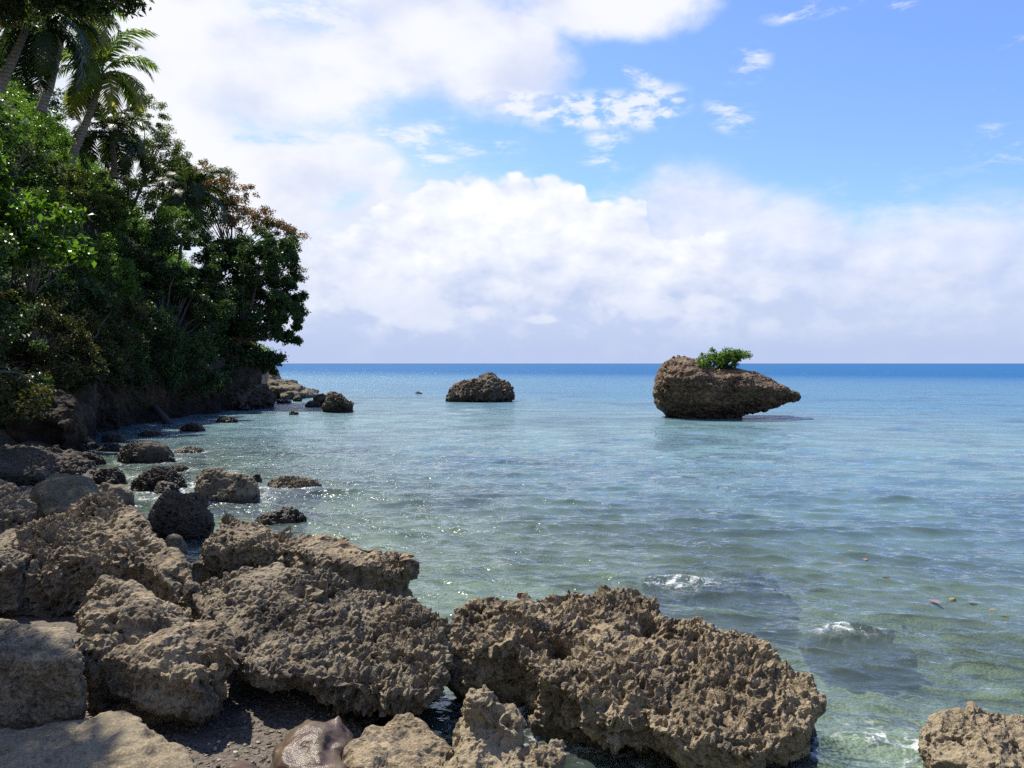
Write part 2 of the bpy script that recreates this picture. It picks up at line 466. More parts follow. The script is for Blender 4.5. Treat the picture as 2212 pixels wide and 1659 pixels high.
def ground_z(x, y):
    s = shore(y) - x                               # metres inland
    p = np.stack([x, y, np.zeros_like(x)], 1)
    n = fbm(p * 0.35, 4)
    n2 = fbm(p * 1.7 + 30, 3)
    off = -s
    sea = -0.06 - 0.10 * np.clip(off, 0, 5) - 0.05 * np.clip(off - 5, 0, 30) - 0.02 * np.clip(off - 35, 0, 300)
    sea = np.maximum(sea, -8.0)
    # land: a low gravel shelf near the camera, a bank and a steep slope further on
    far = np.clip((y - 19) / 9, 0, 1)
    land_near = 0.10 * np.clip(s / 0.35, 0, 1) + 0.015 * np.clip(s, 0, 5) + 0.9 * np.clip((s - 5.0) / 3.0, 0, 1) ** 2 * 2 + 0.9 * np.clip(s - 8, 0, 60)
    land_far = 2.9 * np.clip((s + 0.05) / 1.1, 0, 1) + 1.12 * np.clip(s - 1.6, 0, 40)
    land = land_near * (1 - far) + land_far * far
    cap = 34.0
    land = cap * (1 - np.exp(-land / cap * 1.15)) if False else np.minimum(land, cap)
    lown = np.clip(1 - (y - 60) / 200, 0, 1)
    land = land * lown
    z = np.where(s > 0, land - 0.06, sea)
    amp = np.where(s > 1.5, 0.08 + 0.52 * np.clip((y - 10) / 6, 0, 1), 0.06)
    return z + n * amp * np.clip(np.abs(s) / 2 + 0.3, 0.3, 1) + n2 * np.where(s > 0, 0.03 + 0.25 * np.clip((y - 13) / 6, 0, 1), 0.09)


def axis(pieces):
    a = [pieces[0][0]]
    for (lo, hi, st) in pieces:
        n = max(1, int(round((hi - lo) / st)))
        a += list(lo + (hi - lo) * (np.arange(1, n + 1) / n))
    return np.array(a)


def geo_axis(lo, hi, n): return list(np.geomspace(lo, hi, n))


gx = np.concatenate([-np.array(geo_axis(75, 30000, 24))[::-1], axis([(-74, -26, 0.9), (-26, -12, 0.35), (-12, 7, 0.11), (7, 20, 0.4), (20, 60, 2)]), np.array(geo_axis(65, 30000, 24))])
gy = np.concatenate([-np.array(geo_axis(12, 20000, 14))[::-1], axis([(-10, 2, 1.0), (2, 13, 0.11), (13, 22, 0.3), (22, 60, 0.5), (60, 110, 1.2)]), np.array(geo_axis(115, 40000, 30))])
GX, GY = np.meshgrid(gx, gy)
gV = np.stack([GX.ravel(), GY.ravel(), ground_z(GX.ravel(), GY.ravel())], 1)
nx, ny = len(gx), len(gy)
ii = (np.arange(ny - 1)[:, None] * nx + np.arange(nx - 1)[None, :]).ravel()
gF = np.stack([ii, ii + 1, ii + 1 + nx, ii + nx], 1)


def mat_ground():
    m, t, out = new_mat('shore_ground')
    p = pos(t)
    sep = t.add('ShaderNodeSeparateXYZ'); t.l.new(p, sep.inputs[0])
    z = sep.outputs[2]
    n = t.noise(p, 1.3, 6, 0.6); nf = t.noise(p, 9, 5, 0.65)
    vor = t.add('ShaderNodeTexVoronoi'); t.l.new(p, vor.inputs['Vector']); vor.inputs['Scale'].default_value = 26
    peb = t.mix(0.75, t.ramp(nf, [(0.3, (0.04, 0.032, 0.024)), (0.7, (0.10, 0.08, 0.058))]), t.ramp(t.m('FRACT', t.m('MULTIPLY', vor.outputs[0], 7.0)), [(0.0, (0.03, 0.024, 0.018)), (0.6, (0.09, 0.07, 0.05)), (1.0, (0.16, 0.13, 0.10))]))
    sand = t.ramp(t.m('ADD', t.m('MULTIPLY', n, 0.65), t.m('MULTIPLY', nf, 0.35)), [(0.38, (0.12, 0.105, 0.07)), (0.47, (0.30, 0.28, 0.20)), (0.62, (0.50, 0.47, 0.36))])   # sea bed: weed, stones and sand
    shaded_soil = t.ramp(nf, [(0.3, (0.012, 0.010, 0.007)), (0.7, (0.04, 0.032, 0.021))])  # earth kept near black: the bank's deep shade is part of this colour
    cut = t.mix(t.smooth(n, 0.42, 0.62), shaded_soil, (0.20, 0.14, 0.075))
    c = t.mix(t.smooth(z, -0.16, -0.04), sand, peb)
    c = t.mix(t.smooth(t.m('ADD', z, t.m('MULTIPLY', n, 0.3)), 0.55, 0.9), c, cut)
    c = t.mix(t.smooth(z, 2.6, 3.6), c, shaded_soil)
    c = t.mix(t.m('MULTIPLY', t.smooth(sep.outputs[1], 11.0, 15.0), t.smooth(z, -0.1, 0.1, 0.0, 0.8)), c, shaded_soil)  # deep shade painted on the land further off by darkening it with distance
    b = t.add('ShaderNodeBsdfPrincipled'); t.l.new(c, b.inputs['Base Color']); b.inputs['Roughness'].default_value = 0.85
    bp = t.add('ShaderNodeBump'); bp.inputs['Strength'].default_value = 0.9; bp.inputs['Distance'].default_value = 0.03
    t.put(bp.inputs['Height'], t.m('ADD', nf, vor.outputs[0])); t.l.new(bp.outputs[0], b.inputs['Normal'])
    t.l.new(b.outputs[0], out.inputs[0]); return m


ground = obj('ground', mesh_np('ground', gV, gF), mat_ground())
tag(ground, kind='structure')

# ------------------------------------------------------------------ rocks
WL = []          # waterline points with their foam strength


def hull_np(pts):
    bm = bmesh.new()
    vs = [bm.verts.new(p) for p in pts]
    r = bmesh.ops.convex_hull(bm, input=vs, use_existing_faces=False)
    junk = {g for g in list(r['geom_interior']) + list(r['geom_unused']) if isinstance(g, bmesh.types.BMVert)}
    for v in junk:
        if v.is_valid: bm.verts.remove(v)
    bmesh.ops.triangulate(bm, faces=bm.faces)
    bmesh.ops.recalc_face_normals(bm, faces=bm.faces)
    bm.verts.index_update()
    V = np.array([v.co[:] for v in bm.verts]); F = np.array([[v.index for v in f.verts] for f in bm.faces])
    bm.free()
    return V, F


def slab(pts, drop=0.3, shrink=0.9, toz=None):
    """top points (px, py, d) and a lower ring below them, drawn in by shrink; toz = common bottom height"""
    T = np.array([P(*q) for q in pts])
    B = T.copy(); c = T.mean(0)
    B[:, :2] = c[:2] + (B[:, :2] - c[:2]) * shrink
    B[:, 2] = toz if toz is not None else B[:, 2] - drop
    return np.concatenate([T, B])


def profile(top, bot, d, thick, lean=0.0, n=14, topw=0.35, botw=0.6, mid=0.5):
    """a body drawn by its upper and lower outline (px, py) at distance d, thick metres deep: a row of hulls"""
    top = sorted(top); bot = sorted(bot)
    x0, x1 = max(top[0][0], bot[0][0]), min(top[-1][0], bot[-1][0])
    xs = np.linspace(x0, x1, n)
    ty = np.interp(xs, [p[0] for p in top], [p[1] for p in top]); by = np.interp(xs, [p[0] for p in bot], [p[1] for p in bot])
    out = []; cols = []
    for k, x in enumerate(xs):
        a = 2 * (x - x0) / (x1 - x0) - 1
        th = thick * 0.5 * max(0.16, (1 - abs(a) ** 2.6) ** 0.5)
        h = [P(x, ty[k], d), P(x, by[k], d)]
        hgt = h[0][2] - h[1][2]
        pts = []
        for (f, w) in ((0.0, topw), (mid * 0.5, 0.85), (mid, 1.0), (1.0, botw)):
            z = h[0][2] - f * hgt
            for s in (-1, 1): pts.append((h[0][0], d + s * th * w + lean * f, z))
        cols.append(pts)
    for a, b in zip(cols[:-1], cols[1:]): out.append(np.array(a + b))
    return out


def rock(name, label, hulls, mat, voxel=0.05, sub=2, lump=0.05, lsc=2.2, karst=0.05, ksc=6.0, pit=0.6, smooth=4, seed=0, cat='rock', foam=0.0, group=None, parent=None, layer=0.0):
    Vs, Fs, n = [], [], 0
    for h in hulls:
        v, f = hull_np(h); Vs.append(v); Fs.append(f + n); n += len(v)
    me0 = mesh_np('tmp', np.concatenate(Vs), np.concatenate(Fs))
    o = bpy.data.objects.new('tmp', me0); COL.objects.link(o)
    md = o.modifiers.new('r', 'REMESH'); md.mode = 'VOXEL'; md.voxel_size = voxel
    ms = o.modifiers.new('s', 'SMOOTH'); ms.factor = 0.5; ms.iterations = smooth
    if sub:
        mb = o.modifiers.new('b', 'SUBSURF'); mb.levels = sub; mb.render_levels = sub
    dg = bpy.context.evaluated_depsgraph_get()
    me = bpy.data.meshes.new_from_object(o.evaluated_get(dg), depsgraph=dg)
    bpy.data.objects.remove(o); bpy.data.meshes.remove(me0)
    N = len(me.vertices)
    co = np.empty(N * 3, np.float32); me.vertices.foreach_get('co', co); co = co.reshape(-1, 3)

    def normals():
        a = np.empty(N * 3, np.float32); me.vertex_normals.foreach_get('vector', a); return a.reshape(-1, 3)

    nr = normals()
    so = seed * 13.7
    co = co + nr * (lump * fbm(co * lsc + so, 3))[:, None]
    me.vertices.foreach_set('co', co.ravel()); me.update()
    if karst:
        nr = normals()
        S = 7.0 / ksc
        K = karst / 0.06
        q = co / S
        q = q + 0.035 * np.stack([fbm(q * 5 + so, 2), fbm(q * 5 + so + 40, 2), fbm(q * 5 + so + 80, 2)], 1)
        q = q + 0.012 * np.stack([perlin(q * 22 + so), perlin(q * 22 + so + 40), perlin(q * 22 + so + 80)], 1)
        w1 = np.minimum(worley(q / 0.20 + so) / 0.8, 1); w2 = np.minimum(worley(q / 0.075 + so + 5) / 0.75, 1); w3 = np.minimum(worley(q / 0.034 + so + 9) / 0.75, 1)
        msk = np.clip(0.95 + 1.1 * fbm(q * 1.9 + so + 7, 3), 0.45, 1.6)
        hole = np.clip(0.50 - w2, 0, 1) * 2.1 * np.clip(perlin(q * 4.0 + 3 + so) * 2.6 + 0.6, 0, 1)
        cav = np.clip(fbm(q * 2.6 + 50 + so, 3) - 0.22, 0, 1)
        d = 0.055 * (w1 - 0.62) + 0.042 * (w2 ** 0.8 - 0.66) * msk + 0.034 * (w3 - 0.6) * msk - 0.15 * pit * hole - 0.20 * pit * cav + 0.03 * (0.5 - np.abs(fbm(q * 9 + 11 + so, 3)) * 2)
        worn = np.clip(0.80 + 1.15 * fbm(q * 1.25 + 70 + so, 3), 0.30, 1.30)          # some faces worn smoother than others
        co = co + nr * (S * K * d * worn)[:, None]
    if layer:
        lz = co[:, 2] * 2.6 + 0.5 * fbm(co * 0.8 + so, 3)
        co = co + nr * (layer * (np.abs((lz % 1) - 0.5) - 0.25))[:, None]
    base = np.array((co[:, 0].mean(), co[:, 1].mean(), co[:, 2].min()), np.float32)
    wl = co[np.abs(co[:, 2]) < 0.05 + voxel * 0.3]
    if len(wl): WL.append((wl[:: max(1, len(wl) // 400), :2].copy(), foam))
    me.vertices.foreach_set('co', (co - base).ravel()); me.update()
    me.polygons.foreach_set('use_smooth', np.full(len(me.polygons), karst < 0.02, bool))
    me.name = name
    me.materials.clear()
    ob = obj(name, me, M[mat], parent, base)
    if label: tag(ob, label, cat, group)
    return ob


GR = 'limestone boulders on the foreshore'
GW = 'dark rocks standing in the shallow water'
# --- the big pitted rock right of centre
rock('limestone_boulder', 'largest pitted tan boulder with an overhanging front lip, centre foreground beside open water', [
    slab([(1110, 1300, 6.4), (1235, 1270, 6.6), (1390, 1292, 6.5), (1440, 1350, 6.15), (1300, 1470, 5.2), (1130, 1430, 5.5)], 0.45, 0.86),
    slab([(1235, 1300, 6.3), (1400, 1310, 6.3), (1460, 1366, 6.0), (1620, 1368, 6.0), (1700, 1425, 5.6), (1745, 1460, 5.4), (1783, 1510, 5.1), (1760, 1555, 4.85), (1705, 1590, 4.7), (1638, 1632, 4.5), (1521, 1612, 4.6), (1413, 1560, 4.8), (1250, 1520, 5.0), (1140, 1440, 5.4)], 0.22, 0.9),
    slab([(1235, 1330, 6.2), (1460, 1380, 5.9), (1620, 1390, 5.8), (1745, 1490, 5.3), (1735, 1560, 5.05), (1640, 1600, 5.0), (1500, 1590, 5.05), (1250, 1500, 5.2), (1150, 1460, 5.4)], toz=-0.6, shrink=0.97),
    slab([(960, 1395, 5.95), (985, 1335, 6.2), (1050, 1288, 6.4), (1135, 1276, 6.4), (1180, 1300, 6.2), (1120, 1375, 5.75), (1030, 1400, 5.7)], 0.3, 0.9),
    slab([(965, 1420, 6.0), (1050, 1300, 6.3), (1180, 1310, 6.2), (1125, 1420, 5.85), (1010, 1430, 5.85)], toz=-0.5, shrink=0.8),
    slab([(1560, 1368, 6.0), (1625, 1362, 6.0), (1660, 1400, 5.7), (1560, 1420, 5.6)], 0.2),
], 'karst', 0.033, 2, 0.09, 2.0, 0.074, 7.0, 0.9, 3, 1, foam=0.75, group=GR)
# --- mid-left slabs
rock('limestone_boulder', 'broad pitted slab overhanging a dark hollow, left of the largest boulder', [
    slab([(420, 1300, 6.9), (450, 1250, 7.1), (560, 1220, 7.3), (700, 1255, 7.0), (880, 1285, 6.7), (940, 1348, 6.2), (966, 1378, 6.0), (960, 1440, 5.6), (930, 1500, 5.25), (800, 1488, 5.3), (700, 1465, 5.4), (510, 1430, 5.6), (470, 1350, 6.2)], 0.2, 0.92),
    slab([(430, 1310, 6.9), (560, 1235, 7.2), (880, 1300, 6.7), (950, 1390, 6.1), (900, 1450, 6.0), (700, 1420, 6.1), (520, 1380, 6.2)], toz=-0.3, shrink=0.93),
    slab([(520, 1215, 7.1), (600, 1215, 7.1), (700, 1270, 6.6), (600, 1330, 6.2), (500, 1290, 6.5)], 0.3),
], 'karst_grey', 0.033, 2, 0.09, 2.1, 0.070, 7.0, 0.85, 3, 72, group=GR)
rock('limestone_boulder', 'long dark-topped ridge rock behind the broad slab, sloping right to the water', [
    slab([(442, 1172, 8.6), (492, 1117, 9.0), (565, 1130, 8.9), (680, 1160, 8.6), (670, 1196, 8.15), (560, 1180, 8.3), (455, 1195, 8.3)], toz=-0.3, shrink=0.97),
    slab([(600, 1138, 8.8), (780, 1183, 8.3), (892, 1200, 8.0), (898, 1218, 7.85), (870, 1226, 7.75), (760, 1216, 7.85), (640, 1190, 8.1)], toz=-0.3, shrink=0.95),
], 'karst', 0.033, 2, 0.12, 2.2, 0.055, 6.5, 0.9, 3, 3, foam=0.6, group=GR)
rock('limestone_boulder', 'knobbly rounded boulder with a raised left shoulder, left of the broad slab', [
    slab([(185, 1275, 6.1), (230, 1245, 6.3), (300, 1255, 6.3), (350, 1292, 6.1), (320, 1340, 5.7), (200, 1350, 5.6), (178, 1320, 5.8)], toz=0.0, shrink=1.0),
    slab([(250, 1345, 5.8), (400, 1298, 6.2), (470, 1340, 5.9), (508, 1405, 5.5), (490, 1440, 5.3), (420, 1470, 5.15), (300, 1440, 5.2), (180, 1400, 5.4), (172, 1370, 5.6)], 0.25, 0.95),
    slab([(250, 1365, 5.8), (470, 1360, 5.9), (500, 1440, 5.5), (430, 1470, 5.35), (300, 1450, 5.4), (180, 1420, 5.5)], toz=0.0, shrink=0.9),
], 'karst', 0.033, 2, 0.11, 2.6, 0.05, 7.0, 0.8, 4, 4, group=GR)
rock('limestone_boulder', 'tall brown mound-shaped boulder behind the knobbly boulder, leftmost large peak', [
    slab([(-150, 1240, 7.9), (0, 1236, 7.75), (60, 1188, 8.1), (130, 1118, 8.5), (200, 1075, 8.8), (232, 1066, 8.9), (292, 1090, 8.7), (340, 1150, 8.2), (345, 1190, 7.85), (200, 1205, 7.85), (110, 1225, 7.75), (0, 1252, 7.65)], toz=-0.1, shrink=0.95),
    slab([(260, 1110, 8.6), (345, 1150, 8.2), (400, 1216, 7.65), (436, 1270, 7.3), (415, 1285, 7.25), (345, 1215, 7.7), (250, 1170, 8.0)], toz=-0.1, shrink=0.97),
], 'karst', 0.033, 2, 0.11, 1.6, 0.064, 6.2, 0.9, 3, 5, group=GR)
rock('limestone_boulder', 'squared grey-topped boulder at the left edge above the sandy stone', [
    slab([(-160, 1350, 5.5), (0, 1343, 5.45), (90, 1342, 5.45), (155, 1352, 5.35), (174, 1395, 5.15), (165, 1425, 4.98), (0, 1420, 4.92), (-160, 1420, 4.95)], toz=0.1, shrink=0.99),
], 'karst_grey', 0.045, 2, 0.05, 2.2, 0.028, 8.0, 0.6, 5, 6, group=GR)
rock('limestone_boulder', 'flat pale stone lying behind the squared boulder at the left edge', [
    slab([(-200, 1330, 6.1), (-20, 1322, 6.1), (40, 1332, 6.0), (62, 1345, 5.8), (40, 1360, 5.6), (-200, 1360, 5.6)], toz=0.1, shrink=1.0),
], 'sand_rock', 0.05, 2, 0.03, 2.2, 0.012, 6.0, 0.2, 5, 7, group=GR)
rock('limestone_boulder', 'weathered boulder at the left edge beside the tall mound', [
    slab([(-160, 1060, 9.4), (0, 1033, 9.5), (40, 1052, 9.3), (75, 1095, 9.0), (80, 1130, 8.6), (0, 1120, 8.4), (-160, 1120, 8.4)], toz=0.1, shrink=1.0),
    slab([(-160, 1140, 8.7), (30, 1110, 8.9), (98, 1130, 8.6), (110, 1170, 8.2), (40, 1215, 7.6), (-160, 1220, 7.6)], toz=0.1, shrink=1.0),
], 'karst_grey', 0.033, 2, 0.08, 1.8, 0.05, 6.0, 0.8, 4, 8, group=GR)
rock('mossy_boulder', 'smooth mossy boulder behind the tall mound, olive brown on top', [
    slab([(72, 1050, 10.8), (100, 1018, 11.2), (150, 1008, 11.4), (190, 1030, 11.2), (218, 1070, 10.7), (200, 1110, 10.0), (90, 1110, 10.0)], toz=-0.1, shrink=1.0),
], 'mossy', 0.06, 2, 0.08, 1.6, 0.012, 4.0, 0.4, 5, 9, group=GR)

# --- foreground bottom
rock('sandy_boulder', 'smooth sandy boulder, sunlit with a tree shadow across it, bottom left corner', [
    slab([(-250, 1590, 4.7), (0, 1566, 4.8), (200, 1562, 4.8), (245, 1548, 4.85), (275, 1529, 4.95), (305, 1538, 4.85), (370, 1580, 4.7), (420, 1622, 4.5), (428, 1690, 4.2), (380, 1830, 3.7), (0, 1830, 3.7), (-250, 1830, 3.7)], 0.5, 1.02),
], 'sand_rock', 0.045, 2, 0.045, 2.2, 0.009, 4.0, 1.0, 3, 10, group=GR)
rock('wet_stone', 'glistening wet reddish stone with two humps, bottom centre-left in the hollow', [
    slab([(585, 1605, 4.7), (640, 1568, 4.8), (668, 1545, 4.85), (700, 1560, 4.75), (690, 1640, 4.4), (600, 1650, 4.4)], toz=-0.1, shrink=1.15),
    slab([(690, 1560, 4.8), (736, 1534, 4.85), (748, 1550, 4.85), (772, 1595, 4.8), (740, 1620, 4.6), (690, 1610, 4.6)], toz=-0.1, shrink=1.1),
    slab([(640, 1590, 4.7), (730, 1610, 4.7), (760, 1680, 4.3), (700, 1720, 4.1), (610, 1690, 4.2)], toz=-0.1, shrink=1.1),
], 'wet_red', 0.026, 2, 0.03, 3.5, 0.008, 5.0, 0.5, 2, 11, group=GR)
rock('wet_stone', 'small wet reddish stone at the bottom edge left of the glistening stone', [
    slab([(482, 1650, 4.5), (505, 1634, 4.6), (550, 1636, 4.6), (575, 1660, 4.5), (570, 1710, 4.2), (490, 1710, 4.2)], toz=-0.1, shrink=1.1),
], 'wet_red', 0.03, 2, 0.02, 3.5, 0.005, 8.0, 0.3, 4, 12, group=GR)
rock('limestone_boulder', 'lumpy conglomerate rock between the wet stone and the spired rock', [
    slab([(738, 1618, 4.65), (790, 1574, 4.8), (830, 1580, 4.7), (840, 1640, 4.4), (760, 1660, 4.3)], toz=-0.1, shrink=1.1),
    slab([(800, 1575, 4.8), (862, 1549, 4.9), (885, 1549, 4.9), (945, 1582, 4.75), (975, 1612, 4.65), (960, 1660, 4.4), (880, 1720, 4.1), (780, 1720, 4.1)], toz=-0.1, shrink=1.05),
], 'karst', 0.03, 2, 0.05, 5.0, 0.03, 7.0, 0.5, 3, 13, group=GR)
rock('limestone_boulder', 'jagged pale rock with an upright spire in front of the largest boulder', [
    slab([(1003, 1488, 4.72), (1040, 1478, 4.75), (1076, 1476, 4.75), (1088, 1505, 4.65), (1060, 1520, 4.55), (1005, 1520, 4.55)], toz=0.05, shrink=1.15),
    slab([(990, 1540, 4.7), (1080, 1505, 4.75), (1116, 1522, 4.7), (1130, 1600, 4.6), (1060, 1640, 4.35), (975, 1640, 4.35)], toz=-0.1, shrink=1.05),
    slab([(935, 1665, 4.45), (1000, 1620, 4.55), (1120, 1600, 4.6), (1222, 1603, 4.6), (1230, 1625, 4.5), (1180, 1650, 4.35), (1150, 1700, 4.1), (960, 1720, 4.05)], 0.16, 0.9),
    slab([(960, 1680, 4.4), (1120, 1620, 4.55), (1150, 1680, 4.25), (980, 1720, 4.1)], toz=-0.1, shrink=1.0),
], 'karst_pale', 0.03, 2, 0.05, 4.0, 0.035, 7.0, 0.9, 3, 14, group=GR)
rock('limestone_boulder', 'bright tan boulder alone in the water at the bottom right corner', [
    slab([(1984, 1595, 4.95), (2000, 1543, 5.2), (2050, 1526, 5.3), (2130, 1526, 5.3), (2215, 1555, 5.2), (2380, 1580, 5.1), (2400, 1680, 4.6), (2150, 1660, 4.6), (2000, 1630, 4.75)], 0.22, 0.95),
    slab([(2000, 1590, 5.0), (2050, 1540, 5.2), (2130, 1540, 5.2), (2380, 1600, 5.1), (2380, 1690, 4.7), (2150, 1670, 4.75), (2010, 1620, 4.9)], toz=-0.6, shrink=0.95),
], 'karst_pale', 0.04, 2, 0.06, 2.6, 0.045, 6.5, 0.8, 3, 15, foam=0.9, group=GR)


# --- rocks standing in the shallows, drawn by their upper outline
def shallow(name, label, top, base, mat='karst_dark', thick=None, seed=0, foam=0.8, karst=0.045, lump=0.085, voxel=None, group=GW, **kw):
    d0 = HC * FP / (base - HY)
    x0, x1 = top[0][0], top[-1][0]
    w = (x1 - x0) / FP * d0
    th = thick or w * 0.75
    d = d0 + th * 0.42
    by = HY + (HC + 0.35) * FP / d                   # the foot lies under water
    vx = voxel or max(0.03, w / 32)
    k = vx / 0.05
    return rock(name, label, profile(top, [(x0 - 2, by), (x1 + 2, by)], d, th, n=9), mat, vx, 2 if vx < 0.09 else 1, lump * max(1, k), 2.0 / max(1, k ** 0.5), karst, 6.0 / max(1, k ** 0.8), 0.8, 2, seed, foam=foam, group=group, **kw)


shallow('shore_rock', 'dark squarish rock in the water behind the long ridge rock', [(320, 1100), (330, 1080), (372, 1062), (400, 1072), (445, 1068), (462, 1100), (455, 1140)], 1166, seed=21, foam=0.5)
shallow('shore_rock', 'low black rock just off the tip of the long ridge rock', [(553, 1122), (575, 1108), (625, 1098), (648, 1112), (652, 1125)], 1134, seed=22, foam=0.35)
shallow('shore_rock', 'brown sharp-ridged rock with surf on its left, nearest the open water', [(420, 1040), (440, 1022), (470, 1012), (495, 1020), (525, 1022), (545, 1045), (556, 1075)], 1086, 'karst_grey', seed=23, foam=1.0)
shallow('shore_rock', 'tiny rock between the sharp-ridged rock and the flat one', [(544, 1036), (548, 1024), (560, 1022), (567, 1034)], 1040, seed=24, foam=0.9)
shallow('shore_rock', 'flat grey rock awash with surf, rightmost of the shore rocks', [(580, 1046), (600, 1036), (640, 1030), (680, 1036), (694, 1046)], 1061, 'karst_grey', seed=25, foam=1.2)
shallow('shore_rock', 'wide dark rock with a sloping top amid the surf', [(288, 1045), (300, 1022), (330, 1012), (370, 1022), (395, 1040)], 1060, seed=26, foam=1.2)
shallow('shore_rock', 'small rounded black rock against the front of the wide dark rock', [(332, 1052), (350, 1040), (375, 1040), (387, 1052)], 1064, seed=27, foam=1.0)
shallow('shore_rock', 'largest flat-topped dark rock, farthest out toward the shaded bank', [(257, 980), (262, 962), (300, 956), (325, 952), (345, 962), (372, 975), (381, 988)], 1001, seed=28, foam=1.0)
shallow('shore_rock', 'pale brown stone behind the wide dark rock', [(358, 1012), (372, 1005), (395, 1004), (408, 1012)], 1018, 'karst_grey', seed=29, foam=1.0)
shallow('shore_rock', 'black domed rock left of the wide dark rock', [(200, 1032), (222, 1010), (250, 1006), (270, 1020), (274, 1035)], 1048, seed=30, foam=0.8)
shallow('shore_rock', 'dark low rock under the bank, left of the largest flat-topped rock', [(148, 992), (165, 978), (195, 976), (225, 990)], 1006, seed=31, foam=0.5)
shallow('shore_rock', 'grey water-smoothed stone wedged behind the tall mound', [(205, 1052), (225, 1038), (260, 1048), (285, 1070), (292, 1090)], 1096, 'karst_grey', seed=32, foam=0.4, karst=0.012)
shallow('shore_rock', 'small smooth grey stone between the tall mound and dark squarish rock', [(352, 1172), (370, 1156), (392, 1160), (408, 1180), (410, 1196)], 1204, 'karst_grey', seed=33, foam=0.2, karst=0.012)
shallow('shore_rock', 'low brown rock in the gap between the tall mound and the broad slab', [(395, 1240), (420, 1212), (450, 1210), (470, 1240)], 1290, 'karst_grey', seed=34, foam=0.0)
shallow('shore_rock', 'black slab in deep shade at the left edge below the bank', [(-80, 985), (0, 968), (60, 975), (120, 985), (180, 1005), (210, 1030)], 1052, seed=35, foam=0.3, thick=2.6)
for top_, base_, lab_ in (([(222, 944), (240, 934), (262, 938), (275, 948)], 954, 'black stone at the water line right of the pale leaning log'),
                          ([(150, 958), (176, 944), (200, 950), (212, 962)], 970, 'black boulder straight below the foot of the pale leaning log'),
                          ([(96, 972), (120, 958), (150, 962), (160, 976)], 986, 'black boulder between the pale log and the black slab'),
                          ([(20, 950), (50, 930), (90, 936), (110, 955)], 972, 'broad dark boulder below the twisted root'),
                          ([(-30, 935), (0, 918), (30, 922), (45, 945)], 960, 'dark boulder under the twisted root at the left edge'),
                          ([(300, 938), (318, 930), (345, 934), (356, 940)], 944, 'low wet stone at the foot of the long black log'),
                          ([(392, 926), (410, 916), (432, 920), (444, 927)], 932, 'black stone in the shaded water right of the long black log'),
                          ([(468, 906), (480, 898), (500, 900), (512, 908)], 914, 'small black rock in front of the undercut rock')):
    shallow('shore_rock', lab_, top_, base_, seed=base_, foam=0.3)
shallow('shore_rock', 'dim brown boulder in the shade at the foot of the leaning log', [(60, 975), (90, 955), (130, 950), (165, 968)], 984, seed=36, foam=0.3)
shallow('shore_rock', 'thin dark rock barely breaking the surface before the largest flat-topped rock', [(210, 970), (232, 958), (256, 962), (262, 970)], 974, seed=37, foam=0.7)
shallow('shore_rock', 'reddish wet ledge just awash right of the largest flat-topped rock', [(372, 975), (395, 968), (425, 970), (440, 976)], 979, 'karst_grey', seed=38, foam=1.0)

# --- far rocks
rock('sea_stack', 'large bird-shaped sea stack with an undercut beak pointing right, shrub on top', profile(
    [(1410, 850), (1413, 815), (1425, 795), (1440, 782), (1465, 773), (1478, 774), (1510, 783), (1540, 795), (1570, 793), (1595, 797), (1630, 812), (1665, 826), (1690, 835), (1708, 847), (1726, 857)],
    [(1410, 856), (1417, 874), (1430, 890), (1462, 912), (1500, 918), (1560, 918), (1588, 900), (1625, 886), (1665, 876), (1690, 868), (1726, 860)], 37.3, 4.4, n=22, topw=0.34, botw=0.42, mid=0.34),
    'stack', 0.085, 1, 0.15, 0.9, 0.040, 2.4, 0.6, 2, 41, foam=0.12, layer=0.10)
rock('sea_rock', 'craggy dark rock islet with spiky crest, out at sea left of the bird-shaped stack', profile(
    [(966, 866), (972, 850), (983, 832), (998, 822), (1020, 820), (1040, 815), (1053, 812), (1061, 808), (1070, 817), (1086, 822), (1100, 832), (1107, 845), (1104, 866)],
    [(966, 874), (1107, 874)], 53.2, 4.0, n=18, topw=0.3, botw=0.9), 'islet', 0.10, 1, 0.22, 1.1, 0.075, 1.6, 0.7, 1, 42, foam=0.3, group='rocks out in the bay')
rock('sea_rock', 'jagged upright dark rock with a narrow foot off the tree-covered point', profile(
    [(698, 868), (702, 850), (718, 844), (730, 850), (742, 860), (755, 868), (762, 872)], [(698, 890), (708, 897), (752, 897), (762, 884)], 41.2, 1.3, n=10), 'islet', 0.06, 1, 0.10, 1.6, 0.055, 2.6, 0.7, 1, 43, foam=0.3, group='rocks out in the bay')
rock('sea_rock', 'reddish brown block close behind the jagged upright rock', profile(
    [(678, 862), (684, 852), (700, 851), (712, 860)], [(678, 882), (712, 882)], 46.5, 0.9, n=6), 'islet', 0.07, 1, 0.10, 1.6, 0.05, 3.2, 0.7, 1, 44, foam=0.3, group='rocks out in the bay')
rock('sea_rock', 'small domed stone left of the reddish brown block', profile(
    [(659, 874), (667, 866), (680, 866), (692, 873)], [(659, 882), (692, 882)], 46.0, 0.7, n=6), 'islet', 0.06, 1, 0.06, 1.6, 0.05, 3.2, 0.5, 2, 45, foam=0.3, group='rocks out in the bay')
rock('sea_rock', 'lone tiny stone in open water left of the craggy islet', profile(
    [(897, 850), (901, 846), (908, 846), (913, 850)], [(897, 856), (913, 856)], 66.0, 0.5, n=5), 'islet', 0.06, 1, 0.05, 1.6, 0.04, 3.2, 0.5, 1, 46, foam=0.3, group='rocks out in the bay')
rock('sea_rock', 'small dark notched stone in the water nearest the shaded bank', profile(
    [(625, 892), (630, 887), (636, 890), (640, 886), (645, 893)], [(625, 899), (645, 899)], 38.6, 0.4, n=6), 'islet', 0.04, 1, 0.04, 2, 0.04, 4, 0.5, 1, 47, foam=0.3, group='rocks out in the bay')
